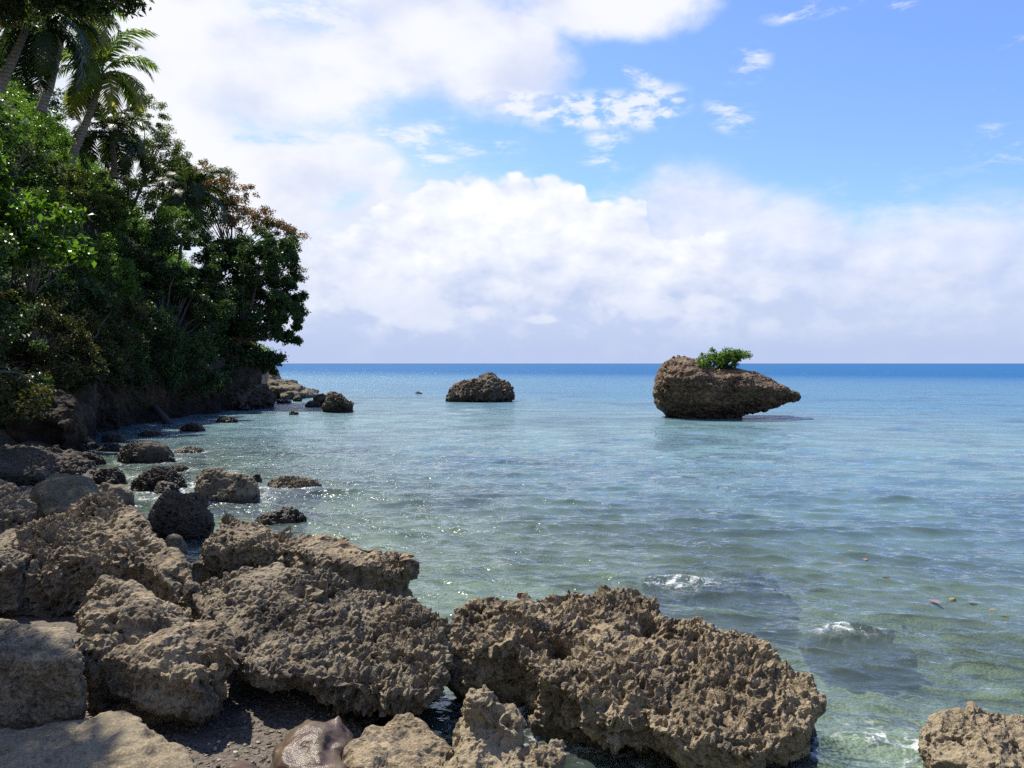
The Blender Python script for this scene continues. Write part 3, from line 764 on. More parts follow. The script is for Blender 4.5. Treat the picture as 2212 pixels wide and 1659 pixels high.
rock('sea_rock', 'little square stone just off the flat ledge', profile(
    [(632, 861), (636, 856), (648, 856), (652, 861)], [(632, 868), (652, 868)], 53.0, 0.6, n=5), 'islet', 0.06, 1, 0.05, 2, 0.04, 4, 0.5, 1, 48, foam=0.3, group='rocks out in the bay')
rock('sea_rock', 'pair-humped brown stone between the ledge and the undercut rock', profile(
    [(596, 866), (604, 859), (612, 864), (622, 860), (630, 867)], [(596, 874), (630, 874)], 50.0, 0.8, n=7), 'islet', 0.06, 1, 0.05, 2, 0.05, 4, 0.5, 1, 49, foam=0.3, group='rocks out in the bay')
rock('rock_ledge', 'flat layered olive-brown ledge running out from under the point tree', [
    slab([(500, 806, 62), (545, 803, 62), (575, 806, 62), (590, 816, 61), (600, 830, 58), (540, 835, 56), (500, 835, 56)], toz=-0.5, shrink=1.0),
    slab([(560, 822, 62), (600, 819, 63), (640, 822, 62), (655, 833, 60), (640, 842, 56), (570, 843, 55)], 0.9, 1.0),
    slab([(545, 836, 62), (650, 834, 63), (685, 844, 61), (688, 848, 59), (640, 850, 56), (560, 850, 55)], toz=-0.5, shrink=1.0),
    slab([(600, 826, 66), (630, 820, 66), (650, 828, 65), (630, 838, 62)], toz=-0.4, shrink=1.0),
    slab([(606, 848, 56), (640, 846, 56.5), (648, 852, 55.4), (610, 856, 54)], toz=-0.4, shrink=1.0),
], 'ledge', 0.16, 1, 0.18, 0.7, 0.03, 1.4, 0.5, 1, 51, foam=0.3, layer=0.22)
rock('rock_ledge', 'black undercut rock with hanging roots at the water below the point tree', profile(
    [(400, 850), (440, 828), (480, 815), (520, 830), (550, 838), (575, 845), (590, 858), (588, 868)], [(400, 912), (560, 902), (578, 893), (585, 880), (590, 872)], 44.5, 5.0, n=14), 'bank_rock', 0.14, 1, 0.25, 0.9, 0.07, 1.6, 0.8, 1, 52, foam=0.25)
rock('rock_ledge', 'dark rocky foot of the bank between the two leaning logs', [
    slab([(215, 900, 37), (300, 888, 40), (400, 880, 43), (420, 905, 38), (330, 920, 34.5), (230, 925, 33)], toz=-0.5, shrink=1.0),
    slab([(90, 930, 28), (160, 915, 31), (230, 905, 35), (240, 930, 32), (170, 955, 28), (90, 965, 26)], toz=-0.5, shrink=1.0),
], 'bank_rock', 0.14, 1, 0.25, 0.9, 0.06, 1.6, 0.8, 1, 53, foam=0.15)

# --- the eroded earth bank along the foot of the slope
def bank():
    ys = np.arange(20.5, 47, 1.6); prof = []
    for k, y in enumerate(ys):
        sx = float(shore(y)) - 0.9 * max(0, 1 - (y - 20) / 6); h = 2.2 + 0.7 * math.sin(k * 1.7) ; o = 0.25 * math.sin(k * 2.3)
        f = min(1, 0.45 + (y - 20) / 9)
        prof.append([(sx + 0.55 + o, y, -0.4), (sx + 0.15 + o, y, 0.75 * f), (sx + 0.45 + o * 1.5, y, (h - 0.5) * f), (sx - 0.3 + o, y, h * f + 0.1), (sx - 2.2, y, h * f + 0.5), (sx - 2.6, y, -0.5)])
    return [np.array(a + b) for a, b in zip(prof[:-1], prof[1:])]


def mat_bank():
    m, t, out = new_mat('eroded_earth')
    p = pos(t)
    n = t.noise(t.vm('MULTIPLY', p, (1, 1, 2.2)), 0.9, 7, 0.65); n2 = t.noise(p, 4.5, 6, 0.7)
    sep = t.add('ShaderNodeSeparateXYZ'); t.l.new(p, sep.inputs[0])
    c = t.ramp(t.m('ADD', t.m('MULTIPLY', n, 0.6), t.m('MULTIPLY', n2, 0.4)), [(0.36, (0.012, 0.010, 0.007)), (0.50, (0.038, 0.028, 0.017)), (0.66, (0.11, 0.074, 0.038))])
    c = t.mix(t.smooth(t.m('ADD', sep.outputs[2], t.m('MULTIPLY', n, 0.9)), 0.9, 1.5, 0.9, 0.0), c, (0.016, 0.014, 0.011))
    b = t.add('ShaderNodeBsdfPrincipled'); t.l.new(c, b.inputs['Base Color']); b.inputs['Roughness'].default_value = 0.9; b.inputs['Specular IOR Level'].default_value = 0.2
    bp = t.add('ShaderNodeBump'); bp.inputs['Distance'].default_value = 0.12; t.put(bp.inputs['Height'], n2); t.l.new(bp.outputs[0], b.inputs['Normal'])
    t.l.new(b.outputs[0], out.inputs[0]); return m


M['bank'] = mat_bank()
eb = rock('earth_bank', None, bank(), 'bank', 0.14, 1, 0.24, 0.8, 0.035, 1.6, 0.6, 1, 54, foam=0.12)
tag(eb, kind='structure')

# --- submerged rocks where the swell breaks
rock('submerged_rock', 'dark rock just under the surface with breaking foam, beyond the largest boulder', profile(
    [(1400, 1262), (1440, 1250), (1520, 1254), (1600, 1262), (1700, 1285)], [(1400, 1330), (1700, 1330)], 9.75, 1.3, n=7), 'drowned', 0.06, 1, 0.16, 2.6, 0.10, 3.5, 0.5, 2, 61)
rock('submerged_rock', 'dark rock under a small white breaker, right of the largest boulder', profile(
    [(1740, 1378), (1790, 1362), (1850, 1372), (1960, 1402)], [(1740, 1440), (1960, 1440)], 8.05, 0.9, n=7), 'drowned', 0.05, 1, 0.13, 3, 0.09, 4, 0.5, 2, 62)

# --- gravel of the little cove
def gravel():
    bm = bmesh.new(); bmesh.ops.create_icosphere(bm, subdivisions=1, radius=1.0)
    V0 = np.array([v.co[:] for v in bm.verts]); F0 = np.array([[v.index for v in f.verts] for f in bm.faces]); bm.free()
    Vs, Fs = [], []
    n = 0
    for k in range(6500):
        x = rng.uniform(-3.2, -0.3); y = rng.uniform(3.9, 6.4)
        z = float(ground_z(np.array([x]), np.array([y]))[0]) if k < 0 else 0
        Vs.append((x, y, 0.006 + 0.016 * rng.random() ** 2.5))
    A = np.array(Vs)
    Z = ground_z(A[:, 0], A[:, 1])
    out = []
    for k, (x, y, r) in enumerate(A):
        s = rng.uniform(0.6, 1.3, 3) * r; s[2] *= 0.6
        q = V0 * (1 + 0.2 * rng.normal(size=(len(V0), 1))) * s
        a = rng.uniform(0, 6.28); c, si = math.cos(a), math.sin(a)
        q = np.stack([q[:, 0] * c - q[:, 1] * si, q[:, 0] * si + q[:, 1] * c, q[:, 2]], 1)
        out.append(q + (x, y, Z[k] + r * 0.2)); Fs.append(F0 + n); n += len(V0)
    return mesh_np('gravel', np.concatenate(out), np.concatenate(Fs), False)


def mat_gravel():
    m, t, out = new_mat('gravel')
    g = t.add('ShaderNodeNewGeometry')
    c = t.ramp(g.outputs['Random Per Island'], [(0.0, (0.028, 0.021, 0.013)), (0.6, (0.078, 0.058, 0.035)), (0.93, (0.13, 0.10, 0.065)), (1.0, (0.28, 0.25, 0.21))])
    b = t.add('ShaderNodeBsdfPrincipled'); t.l.new(c, b.inputs['Base Color']); b.inputs['Roughness'].default_value = 0.6
    t.l.new(b.outputs[0], out.inputs[0]); return m


tag(obj('gravel', gravel(), mat_gravel()), 'fine wet gravel in the shaded hollow between the boulders', 'gravel', kind='stuff')


# ------------------------------------------------------------------ tubes, leaves, trees
def tube_np(path, radii, seg=8):
    path = np.asarray(path, float); n = len(path)
    T = np.gradient(path, axis=0); T /= np.linalg.norm(T, axis=1)[:, None] + 1e-9
    V = []
    ref = np.array((0.3, 0.9, 0.2))
    for i in range(n):
        a = np.cross(T[i], ref); a /= np.linalg.norm(a) + 1e-9; b = np.cross(T[i], a)
        for k in range(seg):
            th = 2 * math.pi * k / seg
            V.append(path[i] + radii[i] * (a * math.cos(th) + b * math.sin(th)))
    F = []
    for i in range(n - 1):
        for k in range(seg):
            F.append((i * seg + k, i * seg + (k + 1) % seg, (i + 1) * seg + (k + 1) % seg, (i + 1) * seg + k))
    return np.array(V), np.array(F)


def join_np(parts):
    Vs, Fs, n = [], [], 0
    for v, f in parts: Vs.append(v); Fs.append(f + n); n += len(v)
    return np.concatenate(Vs), np.concatenate(Fs)


def bend(a, b, k=6, sag=0.0, wob=0.0):
    a = np.asarray(a, float); b = np.asarray(b, float)
    u = np.linspace(0, 1, k)[:, None]
    p = a + (b - a) * u
    p[:, 2] += sag * np.sin(u[:, 0] * math.pi)
    if wob: p[1:-1] += rng.normal(size=(k - 2, 3)) * wob
    return p


def leaves_np(C, N, size, up=0.5):
    """one folded diamond leaf at each point C, facing roughly N"""
    n = len(C)
    nr = N * (1 - up) + np.array((0, 0, up)) + rng.normal(size=(n, 3)) * 0.45
    nr /= np.linalg.norm(nr, axis=1)[:, None]
    a = rng.normal(size=(n, 3)); a -= (a * nr).sum(1)[:, None] * nr; a /= np.linalg.norm(a, axis=1)[:, None]
    b = np.cross(nr, a)
    L = (size * rng.uniform(0.6, 1.25, n))[:, None]; W = L * rng.uniform(0.38, 0.55, n)[:, None]
    base = C; tip = C + a * L - nr * L * 0.18
    l = C + a * L * 0.55 + b * W * 0.5 + nr * L * 0.10; r = C + a * L * 0.55 - b * W * 0.5 + nr * L * 0.10
    V = np.stack([base, l, tip, r], 1).reshape(-1, 3)
    F = np.arange(4 * n).reshape(-1, 4)
    return V, F


def crown_np(ell, n_leaf, size, clump=0.55, nclump=60, up=0.5, shell=0.55, flat=0.75):
    """ell: (cx,cy,cz,rx,ry,rz); leaves gather in clumps spread through the outer part of each ellipsoid"""
    vol = np.array([e[3] * e[4] + e[3] * e[5] for e in ell]); vol = vol / vol.sum()
    Cs, Ns, cl = [], [], []
    for e, v in zip(ell, vol):
        k = max(9, int(nclump * v)); per = max(34, int(n_leaf * v / k))
        c0 = np.array(e[:3]); rr = np.array(e[3:6])
        for _ in range(k):
            u = rng.normal(size=3); u /= np.linalg.norm(u)
            rad = shell + (1.08 - shell) * rng.random() ** 0.6
            c = c0 + u * rr * rad
            cr = clump * rng.uniform(0.55, 1.3)
            m = int(per * rng.uniform(0.5, 1.5))
            q = rng.normal(size=(m, 3)); q /= np.linalg.norm(q, axis=1)[:, None]
            rq = rng.random(m) ** 0.45
            Cs.append(c + q * rq[:, None] * cr * np.array((1, 1, flat)))
            Ns.append(q * 0.6 + u * 0.4); cl.append(c)
    return leaves_np(np.concatenate(Cs), np.concatenate(Ns), size, up), np.array(cl)


def ELL(px, py, rx, rz, d, ry=None):
    c = P(px, py, d); s = d / FP
    return (c[0], c[1], c[2], rx * s, ry if ry else (rx + rz) * 0.5 * s, rz * s)


def tree(name, label, cat, foot, ell, n_leaf, size, mat, clump=0.55, nclump=60, up=0.45, trunk=0.2, shell=0.55, nbranch=14, group=None, bark='bark', flat=0.75, fork=0.55, lift=0.0):
    foot = np.asarray(foot, float)
    if foot[2] < -50: foot[2] = float(ground_z(foot[:1], foot[1:2])[0]) - 0.2
    root = empty(name, foot)
    tag(root, label, cat, group)
    (V, F), cl = crown_np(ell, n_leaf, size, clump, nclump, up, shell, flat)
    obj('crown', mesh_np('crown', V - foot, F, False), M[mat], root)
    cen = np.mean([e[:3] for e in ell], 0)
    fork = foot + (cen - foot) * fork + np.array((0, 0, lift))
    parts = [tube_np(bend(foot, fork, 7, 0, trunk * 0.4), np.linspace(trunk, trunk * 0.6, 7))]
    for i in rng.choice(len(cl), min(nbranch, len(cl)), replace=False):
        parts.append(tube_np(bend(fork, cl[i], 6, 0.15, 0.08), np.linspace(trunk * 0.42, 0.015, 6), 5))
    V, F = join_np(parts)
    obj('trunk', mesh_np('trunk', V - foot, F), M[bark], root)
    return root


def on_ground(px, d):
    x = (px - CX) / FP * d
    return (x, d, float(ground_z(np.array([x]), np.array([d]))[0]) - 0.2)


GT = 'broadleaf trees of the wooded slope'
GS = 'shrubs on the wooded slope'
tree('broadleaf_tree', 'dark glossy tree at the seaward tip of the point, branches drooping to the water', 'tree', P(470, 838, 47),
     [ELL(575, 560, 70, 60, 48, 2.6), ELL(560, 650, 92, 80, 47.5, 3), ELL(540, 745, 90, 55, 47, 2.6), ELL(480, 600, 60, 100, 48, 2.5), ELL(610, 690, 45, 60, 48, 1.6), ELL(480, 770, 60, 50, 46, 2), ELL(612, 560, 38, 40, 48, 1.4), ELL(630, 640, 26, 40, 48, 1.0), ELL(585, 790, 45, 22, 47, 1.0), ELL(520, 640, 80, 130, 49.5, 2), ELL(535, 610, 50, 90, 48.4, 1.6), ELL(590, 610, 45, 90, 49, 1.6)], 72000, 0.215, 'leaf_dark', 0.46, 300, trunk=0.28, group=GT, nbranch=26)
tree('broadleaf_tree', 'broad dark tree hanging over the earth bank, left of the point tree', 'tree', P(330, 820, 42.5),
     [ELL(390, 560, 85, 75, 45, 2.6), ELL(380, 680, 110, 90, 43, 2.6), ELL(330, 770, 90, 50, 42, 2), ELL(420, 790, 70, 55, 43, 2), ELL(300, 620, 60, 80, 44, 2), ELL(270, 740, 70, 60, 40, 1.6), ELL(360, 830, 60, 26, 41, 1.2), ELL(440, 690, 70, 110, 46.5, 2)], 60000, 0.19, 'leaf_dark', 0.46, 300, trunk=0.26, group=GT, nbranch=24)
tree('broadleaf_tree', 'sparse reddening tree on the skyline above the point tree', 'tree', on_ground(420, 53),
     [ELL(490, 420, 55, 45, 55, 2.2), ELL(540, 475, 65, 30, 55, 2), ELL(600, 495, 45, 18, 55, 1.2), ELL(640, 510, 22, 10, 55, 0.7), ELL(445, 395, 40, 40, 55, 2), ELL(640, 590, 18, 24, 52, 0.8)], 14000, 0.17, 'leaf_red', 0.38, 170, trunk=0.12, shell=0.3, nbranch=30, group=GT)
tree('broadleaf_tree', 'thinly leaved dark tree right of the tallest palm, on the skyline', 'tree', on_ground(270, 55),
     [ELL(320, 270, 45, 55, 57, 2.2), ELL(345, 330, 50, 45, 57, 2.2), ELL(375, 375, 45, 35, 57, 2), ELL(300, 370, 60, 40, 56, 2)], 16000, 0.16, 'leaf_olive', 0.44, 150, trunk=0.14, shell=0.3, nbranch=22, group=GT)
tree('broadleaf_tree', 'olive tree behind the lowest palm, middle of the skyline', 'tree', on_ground(380, 57),
     [ELL(410, 375, 50, 30, 58, 2), ELL(455, 395, 40, 28, 58, 2), ELL(390, 410, 60, 40, 57, 2)], 11000, 0.16, 'leaf_olive', 0.42, 110, trunk=0.16, shell=0.3, nbranch=30, group=GT)
tree('broadleaf_tree', 'dense dark tree behind the palm trunks at upper left', 'tree', on_ground(30, 54),
     [ELL(20, 170, 80, 50, 56, 2.6), ELL(90, 225, 60, 40, 56, 2), ELL(-50, 80, 80, 80, 56, 2.6)], 12000, 0.2, 'leaf_dark', 0.55, 110, trunk=0.25, shell=0.35, group=GT)
tree('shrub', 'bright green bush catching sun, left of the broad dark tree', 'shrub', on_ground(190, 36),
     [ELL(225, 560, 50, 50, 37, 1.4), ELL(240, 610, 45, 40, 36.5, 1.2), ELL(180, 600, 50, 60, 37, 1.4), ELL(205, 680, 50, 50, 36, 1.2)], 11000, 0.15, 'leaf_green', 0.34, 110, trunk=0.1, group=GS)
tree('shrub', 'light olive thicket at the foot of the tallest palm', 'shrub', on_ground(190, 44),
     [ELL(210, 420, 100, 45, 45, 2), ELL(120, 400, 60, 45, 45, 1.8), ELL(290, 440, 70, 45, 46, 1.8), ELL(170, 460, 90, 50, 43, 1.8)], 17000, 0.14, 'leaf_olive', 0.4, 150, trunk=0.1, group=GS)
tree('shrub', 'green thicket at the left edge below the palm trunks', 'shrub', on_ground(20, 40),
     [ELL(50, 270, 80, 50, 43, 2), ELL(20, 340, 80, 60, 42, 2), ELL(90, 320, 60, 50, 43, 1.8), ELL(40, 410, 80, 50, 40, 1.8)], 16000, 0.15, 'leaf_green', 0.42, 140, trunk=0.1, group=GS)
tree('shrub', 'mid-green bush between the lowest palm and the bright bush', 'shrub', on_ground(320, 46),
     [ELL(330, 480, 75, 45, 46, 1.8), ELL(400, 490, 60, 35, 48, 1.6), ELL(270, 520, 60, 40, 43, 1.6)], 13000, 0.15, 'leaf_green', 0.4, 110, trunk=0.1, group=GS)
tree('vine', 'climber with big heart-shaped lime leaves hanging at the left edge', 'vine', on_ground(30, 25),
     [ELL(105, 460, 60, 26, 25, 0.6), ELL(60, 500, 80, 40, 25, 0.7), ELL(70, 548, 70, 16, 24.5, 0.4), ELL(150, 545, 40, 26, 26, 0.5)], 900, 0.30, 'leaf_bright', 0.34, 40, up=0.4, trunk=0.05, shell=0.6, group=GS)
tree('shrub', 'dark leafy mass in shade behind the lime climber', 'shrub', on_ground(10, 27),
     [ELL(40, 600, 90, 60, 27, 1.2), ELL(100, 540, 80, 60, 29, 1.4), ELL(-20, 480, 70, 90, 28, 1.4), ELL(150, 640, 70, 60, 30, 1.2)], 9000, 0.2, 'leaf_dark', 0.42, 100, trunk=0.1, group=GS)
tree('shrub', 'brown and yellow-green dry shrub low on the bank at the left', 'shrub', on_ground(40, 24),
     [ELL(40, 680, 90, 55, 25, 1.2), ELL(110, 740, 80, 55, 25.5, 1.1), ELL(30, 780, 80, 45, 24, 1.0), ELL(150, 700, 50, 40, 27, 0.9), ELL(170, 790, 60, 30, 26, 0.8)], 12000, 0.13, 'leaf_brown', 0.32, 130, trunk=0.08, group=GS, nbranch=30)
tree('broadleaf_tree', 'leafy crown added at the left edge to shade the earth bank below', 'tree', (-19.0, 20.0, -99),  # added crown, mostly out of view, that keeps sun off the bank
     [ELL(-120, 270, 120, 80, 19, 1.8), ELL(-220, 200, 140, 90, 18, 2), ELL(-110, 410, 100, 90, 24, 2), ELL(-100, 250, 95, 80, 25, 2)], 15000, 0.26, 'leaf_green', 0.4, 140, trunk=0.16, shell=0.2, group=GT)
tree('shrub', 'shaded brown-green thicket overhanging the bank between the two leaning logs', 'shrub', on_ground(215, 33),
     [ELL(200, 785, 70, 46, 28, 0.8), ELL(150, 800, 60, 38, 25.5, 0.7), ELL(240, 700, 70, 60, 31, 1.0), ELL(100, 820, 60, 30, 22.5, 0.6), ELL(40, 850, 50, 26, 19, 0.5), ELL(10, 870, 60, 34, 17, 0.6)], 16000, 0.14, 'leaf_brown', 0.34, 170, trunk=0.08, group=GS)
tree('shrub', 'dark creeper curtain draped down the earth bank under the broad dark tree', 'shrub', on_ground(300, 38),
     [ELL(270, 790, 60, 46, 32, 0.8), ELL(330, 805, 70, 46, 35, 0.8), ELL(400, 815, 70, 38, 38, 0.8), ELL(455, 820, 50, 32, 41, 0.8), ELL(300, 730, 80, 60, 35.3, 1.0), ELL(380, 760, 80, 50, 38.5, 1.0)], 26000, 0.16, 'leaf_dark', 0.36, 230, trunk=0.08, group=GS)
tree('shrub', 'drooping green shrub over the bank above the pale leaning log', 'shrub', on_ground(190, 32),
     [ELL(215, 750, 45, 40, 32, 1.0), ELL(230, 800, 32, 28, 31.5, 0.8), ELL(190, 720, 40, 35, 32.5, 1)], 6000, 0.14, 'leaf_olive', 0.32, 70, trunk=0.08, group=GS)
tree('broadleaf_tree', 'overhanging almond branches with scattered red leaves across the top left corner', 'tree', (-18.0, 11.0, -99),
     [ELL(60, -35, 110, 50, 15.5, 0.8), ELL(180, -40, 90, 44, 15.5, 0.8), ELL(282, -24, 22, 50, 15.5, 0.25), ELL(5, 20, 50, 32, 16, 0.6), ELL(-150, -100, 130, 140, 15.5, 1.4), ELL(150, 0, 70, 16, 15.5, 0.35), ELL(-215, -430, 160, 60, 7.7, 0.7), ELL(-180, -330, 110, 50, 8.2, 0.5), ELL(240, -160, 60, 40, 15, 0.7)], 19000, 0.145, 'leaf_over', 0.28, 260, trunk=0.2, shell=0.2, nbranch=34, group=GT, fork=0.45, lift=4.5)  # nearest clumps, out of view, are added to cast shade on the sandy boulder
tree('broadleaf_tree', 'dark leafy tree over the bank at the left edge, behind the mossy boulder', 'tree', (-15.0, 17.0, -99),
     [ELL(-60, 620, 90, 110, 21, 1.6), ELL(-20, 760, 80, 70, 20, 1.2), ELL(-120, 500, 110, 110, 20, 1.8), ELL(30, 820, 60, 36, 20.5, 0.7), ELL(-240, 240, 210, 140, 17, 2.2), ELL(-140, 330, 110, 110, 19, 2)], 17000, 0.16, 'leaf_dark', 0.36, 170, trunk=0.14, group=GT, nbranch=24)  # high clumps past the left edge are unseen, added to shade the bank


# undergrowth between the trees, over the whole slope
def undergrowth():
    Cs, Ns = [], []
    k = 0
    y = rng.uniform(20, 95, 5200); s = 1.1 + rng.random(5200) ** 0.8 * 34
    x = shore(y) - s
    z = ground_z(x, y)
    keep = (z > 1.6) & (x / y > -0.86)
    for xx, yy, zz in zip(x[keep], y[keep], z[keep]):
        r = rng.uniform(0.4, 0.95); m = int(30 + 26 * rng.random())
        q = rng.normal(size=(m, 3)); q[:, 2] = np.abs(q[:, 2]); q /= np.linalg.norm(q, axis=1)[:, None]
        Cs.append(np.array((xx, yy, zz + rng.random() * 0.9)) + q * (rng.random(m) ** 0.4)[:, None] * r)
        Ns.append(q)
    return leaves_np(np.concatenate(Cs), np.concatenate(Ns), 0.22, 0.5)


V, F = undergrowth()
tag(obj('undergrowth', mesh_np('undergrowth', V, F, False), M['leaf_green']), 'dense green undergrowth covering the slope between the trees', 'undergrowth', kind='stuff')


# ------------------------------------------------------------------ palms
def frond_np(L, droop, seed, n=64):
    r_ = np.random.default_rng(seed)
    u = np.linspace(0, 1, 18)
    ang = 0.75 - droop * u ** 1.25                       # start rising, then droop
    ds = L / 17
    px = np.concatenate([[0], np.cumsum(np.cos(ang[:-1]) * ds)]); pz = np.concatenate([[0], np.cumsum(np.sin(ang[:-1]) * ds)])
    path = np.stack([px, 0.12 * np.sin(u * 3 + seed), pz], 1)
    parts = [tube_np(path, np.linspace(0.045, 0.008, 18), 4)]
    q = []
    for i in range(n):
        f = 0.14 + 0.86 * (i + 0.5) / n
        c = np.array([np.interp(f, u, path[:, j]) for j in range(3)])
        a = np.interp(f, u, ang)
        tn = np.array((math.cos(a), 0, math.sin(a))); upv = np.array((-math.sin(a), 0, math.cos(a)))
        ll = L * 0.235 * (math.sin(math.pi * (0.12 + 0.80 * f)) ** 0.7) * r_.uniform(0.85, 1.1)
        for s in (-1, 1):
            dr = tn * r_.uniform(0.45, 0.7) + np.array((0, s, 0)) * 0.8 + upv * r_.uniform(-0.1, 0.3)
            dr /= np.linalg.norm(dr)
            w = 0.05 * L / 4
            m1 = c + dr * ll * 0.5 - np.array((0, 0, 0.04)) * ll; e = c + dr * ll * 0.95 - np.array((0, 0, r_.uniform(0.25, 0.5))) * ll
            wv = tn * w
            b0, b1 = c - wv * 0.5, c + wv * 0.5
            V = np.array([b0, b1, m1 + wv, m1 - wv, e + wv * 0.15, e - wv * 0.15])
            parts.append((V, np.array([[0, 1, 2, 3], [3, 2, 4, 5]])))
    return join_np(parts)


FR = {}


def frond_mesh(kind, v):
    if (kind, v) not in FR:
        droop = (1.7, 2.3, 2.7)[v]
        me = mesh_np('frond', *frond_np(4.1, droop, 60 + v)); me.materials.append(M[kind]); FR[(kind, v)] = me
    return FR[(kind, v)]


def palm(label, path, d, scale=1.0, n=22, kind='frond', old=6, r=0.17, lean=0.0, seed=0):
    r_ = np.random.default_rng(seed)
    pts = np.array([P(a, b, d) for a, b in path])
    foot = pts[0].copy(); foot[2] -= 0.3
    root = empty('palm_tree', foot)
    tag(root, label, 'palm tree', 'coconut palms on the slope')
    u = np.linspace(0, 1, 16); k = np.linspace(0, 1, len(pts))
    pp = np.stack([np.interp(u, k, pts[:, j]) for j in range(3)], 1)
    pp[1:-1] = (pp[:-2] + pp[1:-1] * 2 + pp[2:]) / 4
    rad = np.linspace(r * 1.25, r * 0.8, 16); rad[0] = r * 1.6
    V, F = tube_np(pp, rad, 10)
    obj('trunk', mesh_np('trunk', V - foot, F), M['palm_bark'], root)
    top = pts[-1] - foot
    for i in range(n):
        az = 2 * math.pi * (i * 0.381966) + r_.normal() * 0.15
        lv = i / (n - 1)                                 # 0 = top of crown, 1 = oldest, hanging
        v = 0 if lv < 0.3 else (1 if lv < 0.7 else 2)
        kd = 'frond_old' if (i >= n - old and kind == 'frond') else kind
        o = bpy.data.objects.new('frond', frond_mesh(kd, v)); COL.objects.link(o); o.parent = root
        pitch = 0.55 - 1.35 * lv + r_.normal() * 0.12
        o.location = top + np.array((0, 0, 0.10 - 0.25 * lv))
        o.rotation_euler = Euler((r_.normal() * 0.25, -pitch, az + lean * math.sin(az)), 'XYZ')
        s = scale * r_.uniform(0.85, 1.1); o.scale = (s, s, s)
    nuts = []
    for i in range(5):
        bm = bmesh.new(); bmesh.ops.create_icosphere(bm, subdivisions=2, radius=0.11)
        a = i * 1.3
        nv = np.array([v.co[:] for v in bm.verts]) * (1, 1, 1.25) + top + np.array((math.cos(a) * 0.2, math.sin(a) * 0.2, -0.25))
        nf = np.array([[v.index for v in f.verts] for f in bm.faces]); bm.free()
        obj('coconut', mesh_np('coconut', nv, nf), M['leaf_olive'], root)
    return root


palm('tallest coconut palm in full view, leaning right with a whole crown and yellowed lower fronds', [(150, 350), (172, 300), (198, 235), (222, 160)], 45, 0.95, 19, seed=1, r=0.2)
palm('coconut palm left of the tallest one, crown overlapping the top branches', [(88, 240), (108, 185), (126, 110), (142, 30)], 42, 0.9, 17, seed=2, r=0.2)
palm('coconut palm with pale trunk at the left edge, crown hidden among almond leaves', [(-5, 195), (18, 150), (38, 105), (62, 50)], 36, 1.0, 20, 'frond_dark', 0, seed=3, r=0.2)
palm('shaded palm low beneath the crown of the tallest palm', [(248, 385), (246, 340), (240, 292)], 48, 0.85, 20, 'frond_dark', 0, seed=4)
palm('lowest dark palm on the skyline above the broad dark tree', [(404, 540), (404, 480), (408, 418)], 50, 0.85, 20, 'frond_dark', 0, seed=5)


# ------------------------------------------------------------------ logs
def log(label, a, b, r0, r1, mat):
    p = bend(a, b, 9, 0.05, 0.02)
    V, F = tube_np(p, np.linspace(r0, r1, 9) * (1 + 0.08 * rng.normal(size=9)), 10)
    n = len(V)
    bm = bmesh.new(); vs = [bm.verts.new(v) for v in V]
    for f in F: bm.faces.new([vs[i] for i in f])
    bm.faces.new(vs[:10][::-1]); bm.faces.new(vs[n - 10:])
    me = bpy.data.meshes.new('leaning_log')
    base = Vector(V[n - 10:].mean(0))
    for v in bm.verts: v.co -= base
    bm.to_mesh(me); bm.free()
    for q in me.polygons: q.use_smooth = True
    o = obj('leaning_log', me, M[mat], None, base)
    tag(o, label, 'log')


log('pale mottled log leaning from the bank down to the water', P(152, 822, 31.5), P(216, 936, 29.5), 0.13, 0.17, 'log_pale')
log('long black log slanting down to the water right of the pale one', P(258, 800, 37), P(372, 922, 33), 0.13, 0.15, 'log_dark')


def roots():
    parts = []
    for (a, b, c, d, r) in (((-10, 840), (10, 880), (40, 905), (75, 925), 0.2), ((-20, 860), (0, 905), (20, 930), (40, 950), 0.17), ((0, 850), (25, 890), (20, 915), (60, 938), 0.12)):
        pts = np.array([P(*a, 24), P(*b, 23.5), P(*c, 23), P(*d, 22.5)])
        u = np.linspace(0, 1, 12)
        pp = np.stack([np.interp(u, np.linspace(0, 1, 4), pts[:, j]) for j in range(3)], 1)
        pp[1:-1] = (pp[:-2] + pp[1:-1] * 2 + pp[2:]) / 4
        parts.append(tube_np(pp, np.linspace(r * 1.5, r * 0.5, 12), 8))
    return join_np(parts)


V, F = roots()
b0 = V.mean(0)
tag(obj('tree_root', mesh_np('tree_root', V - b0, F), M['log_pale'], None, b0), 'thick twisted root clasping the bank at the left edge', 'root')

# ------------------------------------------------------------------ shrub on the stack
tree('shrub', 'green windswept shrub on top of the bird-shaped stack, leaning right', 'shrub', P(1572, 800, 37.3),
     [ELL(1535, 778, 30, 16, 36.9, 0.9), ELL(1560, 767, 28, 14, 37.0, 0.8), ELL(1597, 763, 26, 10, 37.3, 0.6), ELL(1518, 788, 18, 12, 36.4, 0.6), ELL(1568, 786, 24, 13, 36.8, 0.8), ELL(1580, 772, 24, 12, 37.2, 0.7)], 6500, 0.12, 'leaf_green', 0.2, 120, trunk=0.08, shell=0.3, nbranch=22)


